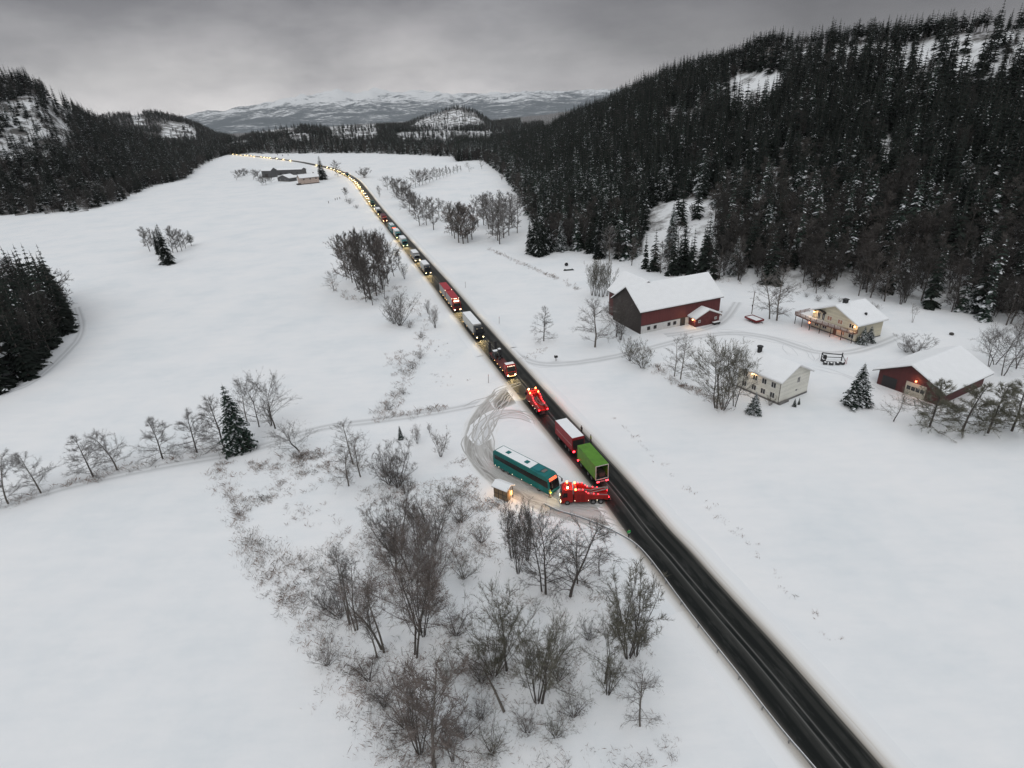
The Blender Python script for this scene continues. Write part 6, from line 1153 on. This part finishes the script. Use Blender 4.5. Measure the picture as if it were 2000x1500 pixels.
# ------------------------------------------------------------------ dead grass, brush and twigs poking through the snow
BR1 = mat('dead_grass_brown', (.27, .205, .17), .9, noise=.4, nscale=.3); BR2 = mat('dead_grass_grey', (.25, .235, .22), .9, noise=.4, nscale=.3); BR3 = mat('dead_bracken', (.22, .135, .10), .9, noise=.3, nscale=.3)
rg = np.random.RandomState(9)
def brush(name, xy, hmin, hmax, label, per=7, spread=.35, wid=.030, mats=(BR1, BR2, BR3), lean=.5):
    n = len(xy); z0 = terrain(xy[:, 0], xy[:, 1]); m = n * per
    bx = np.repeat(xy, per, 0) + rg.normal(0, spread, (m, 2)); bz = np.repeat(z0, per); sc = np.repeat(rg.uniform(.5, 1.2, n), per); h = rg.uniform(hmin, hmax, m) * sc
    a = rg.uniform(0, 6.283, m); ln = rg.normal(0, lean, (m, 2)) * h[:, None]; w = wid * rg.uniform(.6, 1.5, m)
    dx = np.stack([np.cos(a) * w, np.sin(a) * w], -1)
    V = np.zeros((m, 4, 3)); V[:, 0, :2] = bx - dx; V[:, 1, :2] = bx + dx; V[:, 0, 2] = V[:, 1, 2] = bz - .03
    V[:, 2, :2] = bx + ln * .45 + dx * .7; V[:, 2, 2] = bz + h * .6; V[:, 3, :2] = bx + ln; V[:, 3, 2] = bz + h
    i = np.arange(m) * 4; F = np.concatenate([np.stack([i, i + 1, i + 2], -1), np.stack([i, i + 2, i + 3], -1)])
    mi = np.repeat(rg.choice(len(mats), n, p=[.4, .4, .2]), per); o = link(name, np_mesh(name, V.reshape(-1, 3), [F], list(mats), np.concatenate([mi, mi]))); return tag(o, label, 'undergrowth', kind='stuff')
def fill(poly, n, dens):
    out = []; xs = [p[0] for p in poly]; ys = [p[1] for p in poly]; W_ = np.array([at(*p)[:2] for p in poly]); lo, hi = W_.min(0), W_.max(0)
    q = rg.uniform(lo, hi, (n, 2)); ok = inside(q[:, 0], q[:, 1], [tuple(w) for w in W_]); q = q[ok]; px, py = pixv(np.stack([q[:, 0], q[:, 1], 0 * q[:, 0]], -1)); return q[rg.uniform(0, 1, len(q)) < dens(q, px, py)]
def along(pts, n, wid):
    P = gpath(pts, .5); i = rg.randint(0, len(P), n); return P[i] + rg.normal(0, wid, (n, 2))
def dz(q, px, py):
    a = fbm(q[:, 0] / 5.5, q[:, 1] / 5.5, 3, 4); b_ = fbm(q[:, 0] / 1.6, q[:, 1] / 1.6, 8, 3); d = np.clip((a - .44) * 4.5, 0, 1) * np.clip((b_ - .35) * 3.5, .05, 1)
    low = np.clip((py - 1190) / 200, 0, 1); clear = inside(px, py, [(870, 1120), (1000, 1070), (1010, 1180), (900, 1230)]) | inside(px, py, [(1130, 1180), (1200, 1170), (1330, 1400), (1300, 1520), (1180, 1520), (1150, 1400)]) | inside(px, py, [(560, 930), (640, 960), (660, 1040), (560, 1060), (520, 1000)])
    mid = inside(px, py, [(700, 950), (930, 930), (960, 1060), (900, 1190), (720, 1150)])
    return np.where(clear, d * .22, np.clip(d * (.65 + .5 * low) + .10 * low + .22 * mid, 0, 1))
brush('undergrowth', fill(ROUGH, 42000, dz), .15, .7, 'brown dead grass and brush poking through the snow of the rough ground', 9, .30, .0075, lean=.6)
edge = np.concatenate([along([(425, 915), (445, 970), (475, 1035), (508, 1110)], 95, 1.1), along([(480, 1060), (540, 1090), (610, 1110), (640, 1130)], 120, 1.1), along([(508, 1110), (565, 1180), (640, 1265), (675, 1330), (725, 1410), (770, 1490)], 210, 1.5)])
brush('undergrowth', edge, .2, .85, 'thin grey brush along the edge of the white field', 14, .5, .0075)
dit = np.concatenate([along([(955, 487), (990, 503), (1030, 520), (1060, 533), (1090, 545), (1130, 566)], 110, .7), along([(1330, 752), (1352, 762), (1385, 775), (1420, 800)], 90, .7), along([(1280, 715), (1320, 748)], 40, .8), along([(775, 690), (800, 740), (760, 790), (745, 810)], 110, 1.6), along([(815, 590), (830, 660), (810, 730)], 60, 1.8), along([(640, 545), (665, 575), (700, 590), (740, 575), (780, 560)], 90, 1.2), along([(870, 798), (800, 808), (740, 818)], 60, 1.0), along([(0, 988), (150, 942), (300, 903), (420, 880)], 90, 1.0), along([(600, 905), (570, 885), (625, 890)], 90, 1.0), along([(1280, 520), (1350, 540), (1440, 555)], 60, 2.5), along([(540, 350), (500, 352), (620, 362)], 30, 4)])
brush('undergrowth', dit, .3, 1.0, 'tufts of dead grass and twigs along ditches and field edges', 12, .4, .009)
rv = np.concatenate([along([(1195, 812), (1270, 890), (1330, 945), (1395, 1000), (1460, 1060), (1520, 1120), (1590, 1200), (1630, 1250)], 55, .6), along([(880, 700), (860, 660)], 12, 1.5), along([(1020, 700), (1050, 690), (1060, 680)], 30, .9), along([(840, 720), (900, 760)], 15, 3)])
brush('undergrowth', rv, .15, .5, 'few dark stalks in the snow along the road verge', 6, .25, .028)
# ------------------------------------------------------------------ guardrail, posts, people and small things
gp_ = resample([at(*p, .3)[:2] for p in [(1062, 986), (1090, 1000), (1110, 1005), (1150, 1018), (1200, 1040), (1240, 1062), (1272, 1096), (1312, 1152), (1370, 1230), (1440, 1317), (1524, 1427), (1600, 1513), (1660, 1590)]], .5, 2)
gr = empty('guardrail', (0, 0, 0), 0, 'grey steel guardrail following the lay-by and the road edge', 'guardrail')
Nn = normals(gp_); k = len(gp_); prof = [(.0, .42), (.05, .47), (.0, .53), (.05, .60), (.0, .70), (-.015, .70), (-.015, .42)]; V = np.zeros((k, len(prof), 3))
for j, (a, z_) in enumerate(prof): V[:, j, :2] = gp_ + Nn * a * -1; V[:, j, 2] = z_
i_, j_ = np.meshgrid(np.arange(k - 1), np.arange(len(prof)), indexing='ij'); i_ = i_.ravel(); j_ = j_.ravel(); n_ = len(prof); j2 = (j_ + 1) % n_
link('rail', np_mesh('rail', V.reshape(-1, 3), [np.stack([i_ * n_ + j_, i_ * n_ + j2, (i_ + 1) * n_ + j2, (i_ + 1) * n_ + j_], -1)], GALV), gr)
sn = np.zeros((k, 3, 3)); hs = .05 + .05 * fbm(np.arange(k) / 5.0, np.zeros(k), 2, 3)
for j, (a, zz) in enumerate([(-.035, 0), (-.005, 1), (.03, 0)]): sn[:, j, :2] = gp_ + Nn * a; sn[:, j, 2] = .705 + zz * hs
i_, j_ = np.meshgrid(np.arange(k - 1), np.arange(2), indexing='ij'); i_ = i_.ravel(); j_ = j_.ravel()
link('rail_snow', np_mesh('rail_snow', sn.reshape(-1, 3), [np.stack([i_ * 3 + j_, i_ * 3 + j_ + 1, (i_ + 1) * 3 + j_ + 1, (i_ + 1) * 3 + j_], -1)], ROOF_SNOW), gr)
pm_ = MB().box(-.06, .06, -.05, .05, -.2, .68).mesh('post', GALV)
for q in range(3, k, 8): o = link('post', pm_, gr); o.location = (*(gp_[q] + Nn[q] * .09), 0)
POLE = mat('snow_pole', (.05, .03, .025), .7); SIGN = mat('sign_back', (.02, .02, .022), .5); WOODP = mat('weathered_pole', (.10, .075, .055), .85, noise=.25)
for (a, b_, l) in ((909, 562, 'dark snow stake in the field beside the red double lorry'), (954, 748, 'leaning thin snow stake across from the red low loader'), (975, 632, 'thin snow stake in the field beside the white semi trailer'), (737, 425, 'short verge post beside the white box lorry'), (686, 352, 'verge post on the inside of the bend')):
    P = at(a, b_); o = MB().cyl((0, 0, -.2), (0.12, 0, 2.3), .05, 6).cyl((.1, 0, 1.9), (.115, 0, 2.2), .058, 6, 1).build('snow_stake', [POLE, paint('red', (.3, .01, .01))]); o.location = P; tag(o, l, 'stake', 'snow stakes along the road')
P = at(1086, 705); o = empty('mailbox_stand', P, .4, 'dark mailbox on a post beside the driveway mouth', 'mailbox'); MB().box(-.06, .06, -.06, .06, -.2, 1.0).build('post', WOODP, o); bx_ = MB().prism([(-.42, .98), (.42, .98), (.42, 1.45), (.25, 1.62), (-.25, 1.62), (-.42, 1.45)], -.3, .3, 'y').build('box', SIGN, o, .03); MB().box(-.22, .22, -.2, .2, 1.623, 1.68).build('snow_cap', ROOF_SNOW, bx_)
P = at(1468, 613); o = empty('pole', P, .2, 'bare wooden pole standing in the yard behind the red trailer', 'pole'); MB().cyl((0, 0, -.3), (0.1, 0, 7.1), .13, 8, r2=.10).build('shaft', WOODP, o); MB().box(-.22, .05, -.12, .12, 2.4, 2.9).build('meter_box', SIGN, o)
# red farm trailer
A = at(1455, 628); B_ = at(1477, 637); d = (B_ - A)[:2]; o = empty('farm_trailer', ((A + at(1490, 627)) / 2), math.atan2(d[1], d[0]) - math.pi / 2, 'low red farm trailer full of snow parked in the yard near the barn', 'trailer')
bd = MB().box(-1.5, 1.5, -2.4, 2.4, .6, .7).box(-1.5, -1.42, -2.4, 2.4, .703, 1.15).box(1.42, 1.5, -2.4, 2.4, .703, 1.15).box(-1.417, 1.417, -2.4, -2.32, .703, 1.15).box(-1.417, 1.417, 2.32, 2.4, .703, 1.15).build('bed', paint('farm_red', (.17, .02, .02)), o); MB().box(-1.41, 1.41, -2.31, 2.31, .704, .95).build('snow_load', ROOF_SNOW, bd, .05); MB().tube([(-.3, 2.4, .6), (0, 3.6, .45), (.3, 2.4, .6)], .06, 5).build('drawbar', CHAS, o)
for sx in (-1, 1):
    for y_ in (-.5, .5): wheel(o, sx * 1.2, y_, .35, .25)
# old frame machine under snow
A = at(1626, 708); o = empty('crop_sprayer', A, math.radians(-8), 'dark steel framed farm implement half buried in snow between the houses', 'farm machine'); fm = MB()
for x in (-2.4, 2.4): fm.box(x - .1, x + .1, .9, 1.1, 0, 2.2)
fm.tube([(-2.4, 1.0, 2.2), (0, 1.0, 1.9), (2.4, 1.0, 1.7)], .13, 5).tube([(-2.4, 1.0, 1.1), (2.4, 1.0, .9)], .1, 5).tube([(-2.4, 1.0, 2.2), (-2.0, -1.0, .7), (2.0, -1.2, .6)], .1, 5).tube([(2.4, 1, 1.7), (2.6, -.8, .6)], .08, 5); fm.build('frame', CHAS, o)
for x, y_ in ((-2.2, -1.2), (-.9, -1.5), (.6, -1.4), (1.8, -1.2), (-2.0, .6)): l_ = MB().cyl((x - .45, y_, .35), (x + .45, y_ - .1, .35), .36, 10).build('roller', mat('dark_machine', (.03, .03, .032)), o); MB().ball((x, y_, .62), .34, 0, 8, 5, .45).build('snow_cap', ROOF_SNOW, l_)
MB().box(-2.0, -1.3, .5, 1.2, .6, 1.6).build('tank', CHAS, o, .1); MB().box(2.5, 2.56, -1.0, -.9, 0, 1.5).box(2.9, 2.96, -.8, -.7, 0, 1.7).build('marker_rod', paint('red', (.3, .01, .01)), o)
# things by the brook
A = at(1111, 528); o = empty('boat', A, .1, 'overturned dark rowing boat lying by the brook above the barn', 'boat'); MB().prism([(-2.2, 0), (2.2, 0), (1.5, .55), (-1.7, .6)], -.55, .55, 'y').build('hull', mat('dark_green_hull', (.02, .03, .03), .5), o, .15, True); MB().prism([(-1.4, .57), (1.2, .54), (.9, .70), (-1.1, .72)], -.42, .42, 'y').build('snow_cap', ROOF_SNOW, o, .06)
A = at(1106, 519); o = MB().cyl((0, -.7, .75), (0, .7, .75), .75, 16).cyl((0, -.69, .77), (0, .69, .77), .78, 16, 1).build('hay_bale', [mat('black_wrap', (.015, .015, .016), .4), ROOF_SNOW]); o.location = A; tag(o, 'round black wrapped bale with snow next to the overturned boat', 'bale')
A = at(1097, 468); B_ = at(1150, 484); d = B_ - A; o = MB().tube([(0, 0, 3.2), tuple(d * .5 + np.array([0, 0, 2.2])), tuple(d + np.array([0, 0, .3]))], [.10, .16, .22], 6, 0).build('fallen_log', BARK_PALE); o.location = A; tag(o, 'snow covered birch stem fallen against a spruce', 'fallen tree'); s2 = MB().tube([(0, 0, 3.32), tuple(d * .5 + np.array([0, 0, 2.4])), tuple(d + np.array([0, 0, .55]))], [.11, .15, .18], 6).build('snow_cover', ROOF_SNOW, o)
A = at(985, 1393); B_ = at(950, 1328); d = B_ - A; o = MB().tube([(0, 0, .2), tuple(d * .5 + np.array([0, 0, 1.0])), tuple(d + np.array([0, 0, 1.2]))], [.16, .13, .07], 6).build('fallen_log', BARK_PALE); o.location = A; tag(o, 'bare grey trunk lying slanted below the olive trees', 'fallen tree')
A = at(1858, 654); o = MB().ball((0, 0, .3), .6, 0, 9, 6, .7).build('boulder', mat('rock', (.06, .055, .05), .9, noise=.3)); o.location = A; tag(o, 'dark boulder alone on the snow above the red shed', 'boulder')
for a, b_, l in ((772, 405, 'outermost of three dark fence posts in the field near the bend'), ): pass
for i_, (a, b_) in enumerate(((655, 391), (659, 390), (664, 389), (642, 397))): o = MB().cyl((0, 0, -.2), (0, 0, 1.6), .22, 6).build('fence_post', WOODP); o.location = at(a, b_); tag(o, 'short dark fence post in the field beside the thin crooked tree', 'fence post', 'fence posts in the field')

# ---- people
SKIN = mat('skin', (.42, .26, .19), .6); HAIR = mat('dark_hair', (.02, .015, .012), .8); BOOT = mat('boots', (.012, .012, .012), .7); TROU = mat('dark_trousers', (.018, .019, .024), .85); TROUB = mat('brown_trousers', (.05, .03, .022), .85); YEL = mat('hi_vis_yellow', (.62, .58, .02), .7, emit=(.9, .8, .05), estr=.0); YG = mat('hi_vis_lime', (.22, .30, .02), .7); GRN = mat('hi_vis_green', (.03, .34, .07), .7); DKJ = mat('dark_jacket', (.014, .014, .017), .85); REFL = mat('reflective_band', (.6, .6, .58), .3)
def skinned(name, nodes, edges, m, parent, sub=1):
    me = bpy.data.meshes.new(name); me.from_pydata([n[0] for n in nodes], edges, []); me.materials.append(m); o = link(name, me, parent); o.modifiers.new('skin', 'SKIN'); sk = me.skin_vertices[0].data if me.skin_vertices else None
    if sk is None:
        bm = bmesh.new(); bm.from_mesh(me); bm.verts.layers.skin.verify(); bm.to_mesh(me); bm.free(); sk = me.skin_vertices[0].data
    for v, n in zip(sk, nodes): v.radius = (n[1], n[1] * (n[2] if len(n) > 2 else 1))
    sk[0].use_root = True; ss = o.modifiers.new('smooth', 'SUBSURF'); ss.levels = sub; ss.render_levels = sub; return o
def person(P, rz, label, jm, tm, arms='down', hood=False, stride=.12):
    o = empty('person', P, rz, label, 'person'); N_, E_2 = [], []
    def n(p, r, q=1.0, par=None): N_.append((p, r, q)); (E_2.append((par, len(N_) - 1)) if par is not None else None); return len(N_) - 1
    J, JE, L_, LE = [], [], [], []
    pel = n((0, 0, .95), .135, .8); ch = n((0, .02, 1.25), .15, .75, pel); nk = n((0, .02, 1.48), .06, 1, ch); hd0 = n((0, .03, 1.56), .075, 1, nk); hd1 = n((0, .04, 1.66), .098, 1.05, hd0); n((0, .03, 1.76), .07, 1, hd1); n((0, .135, 1.645), .018, 1, hd1)
    for sx in (-1, 1): n((sx * .098, .03, 1.66), .02, 1.2, hd1)
    arm = {}
    for sx in (-1, 1):
        h1_ = n((sx * .10, 0, .88), .095, 1, pel); kn = n((sx * .11, sx * stride * .6 + .03, .50), .062, 1, h1_); an_ = n((sx * .12, sx * stride, .09), .045, 1, kn); n((sx * .13, sx * stride + .16, .04), .04, .9, an_)
        sh_ = n((sx * .19, .01, 1.43), .07, 1, ch); el, wr = ((sx * .27, -.02, 1.16), (sx * .27, .10, .92)) if arms == 'down' else ((sx * .27, .06, 1.18), (sx * .20, .30, 1.12)) if arms == 'front' else ((sx * .30, -.02, 1.16), (sx * .16, .14, 1.05))
        e_ = n(el, .05, 1, sh_); w_ = n(wr, .034, 1, e_); d_ = np.array(wr) - np.array(el); d_ /= np.linalg.norm(d_); pm = n(tuple(np.array(wr) + d_ * .07), .034, .6, w_); sd = np.cross(d_, (0, 0, 1)) if abs(d_[2]) < .9 else np.array([0, 1., 0]); sd /= np.linalg.norm(sd); pn = np.cross(sd, d_); pal = np.array(wr) + d_ * .07
        for f in range(4):
            b0 = pal + d_ * .03 + sd * (f - 1.5) * .02; i1 = n(tuple(b0), .010, 1, pm); L1 = (.036, .042, .040, .030)[f]; i2 = n(tuple(b0 + d_ * L1 + pn * .008), .009, 1, i1); n(tuple(b0 + d_ * L1 * 1.7 + pn * .026), .008, 1, i2)
        t1_ = n(tuple(pal - d_ * .02 + sd * -.04 + pn * .01), .011, 1, pm); n(tuple(pal + d_ * .02 + sd * -.062 + pn * .02), .009, 1, t1_)
        arm[sx] = (el, wr, (sx * .11, sx * stride * .6 + .03, .50), (sx * .12, sx * stride, .12))
    skinned('body', N_, E_2, SKIN, o)
    J = [((0, 0, .86), .155, .85), ((0, .01, 1.05), .16, .82), ((0, .02, 1.28), .18, .80), ((0, .02, 1.46), .10, .9)]; JE = [(0, 1), (1, 2), (2, 3)]
    L_ = [((0, 0, .93), .14, .85)]; LE = []
    for sx in (-1, 1):
        el, wr, kn, an_ = arm[sx]; b = len(J); J += [((sx * .20, .01, 1.42), .085), (el, .065), (tuple(np.array(el) + (np.array(wr) - np.array(el)) * .92), .05)]; JE += [(2, b), (b, b + 1), (b + 1, b + 2)]
        c = len(L_); L_ += [((sx * .10, 0, .86), .11), (kn, .078), (an_, .07)]; LE += [(0, c), (c, c + 1), (c + 1, c + 2)]
    ja = skinned('jacket', J, JE, jm, o); skinned('trousers', L_, LE, tm, o)
    if jm is not DKJ:
        bd_ = MB()
        for z_ in (1.0, 1.16): bd_.tube([(.175 * math.cos(t_ * .5236), .01 + .148 * math.sin(t_ * .5236), z_) for t_ in range(13)], .016, 4)
        bd_.build('reflective_band', REFL, ja)
    MB().ball((0, .022, 1.70), .112, 0, 12, 7).build('hood' if hood else 'hair', jm if hood else HAIR, o) if True else None
    f_ = MB()
    for sx in (-1, 1): f_.ball((sx * .036, .132, 1.668), .012, 0, 6, 4)
    f_.box(-.028, .028, .128, .138, 1.60, 1.608, 1); f_.build('face', [GRILLE, mat('lips', (.3, .12, .1))], o)
    for sx in (-1, 1): MB().box(sx * .125 - .055, sx * .125 + .055, sx * stride - .09, sx * stride + .20, -.0, .13).build('boot', BOOT, o, .03)
    return o
person(at(1074, 972), R(-60), 'person in a yellow high visibility jacket standing before the coach front', YEL, TROUB, 'front', False, .1)
person(at(1228, 1051), R(20), 'person in a green high visibility vest walking along the road edge by the guardrail', GRN, TROU, 'down', False, .2)
person(at(1136, 846), R(120), 'person in dark clothes standing on the verge beside the red trailer', DKJ, TROU, 'hips', True, .05)
person(at(1154, 864), R(100), 'person in a lime high visibility jacket on the verge beside the green trailer', YG, TROU, 'down', False, .1)
# ------------------------------------------------------------------ haze: one closed box of thin even air
hb = MB().box(-9400, 9400, -9400, 9400, -1.0, 430.0); hm_ = bpy.data.materials.new('haze'); hm_.use_nodes = True; t = hm_.node_tree; t.nodes.clear()
pv = nd(t, 'ShaderNodeVolumePrincipled'); pv.inputs['Color'].default_value = (.90, .92, .95, 1); pv.inputs['Density'].default_value = HAZE_DENSITY; ou = nd(t, 'ShaderNodeOutputMaterial'); t.links.new(pv.outputs[0], ou.inputs['Volume'])
hz_o = hb.build('haze', hm_); tag(hz_o, 'thin grey winter haze filling the valley air', 'haze', kind='stuff')
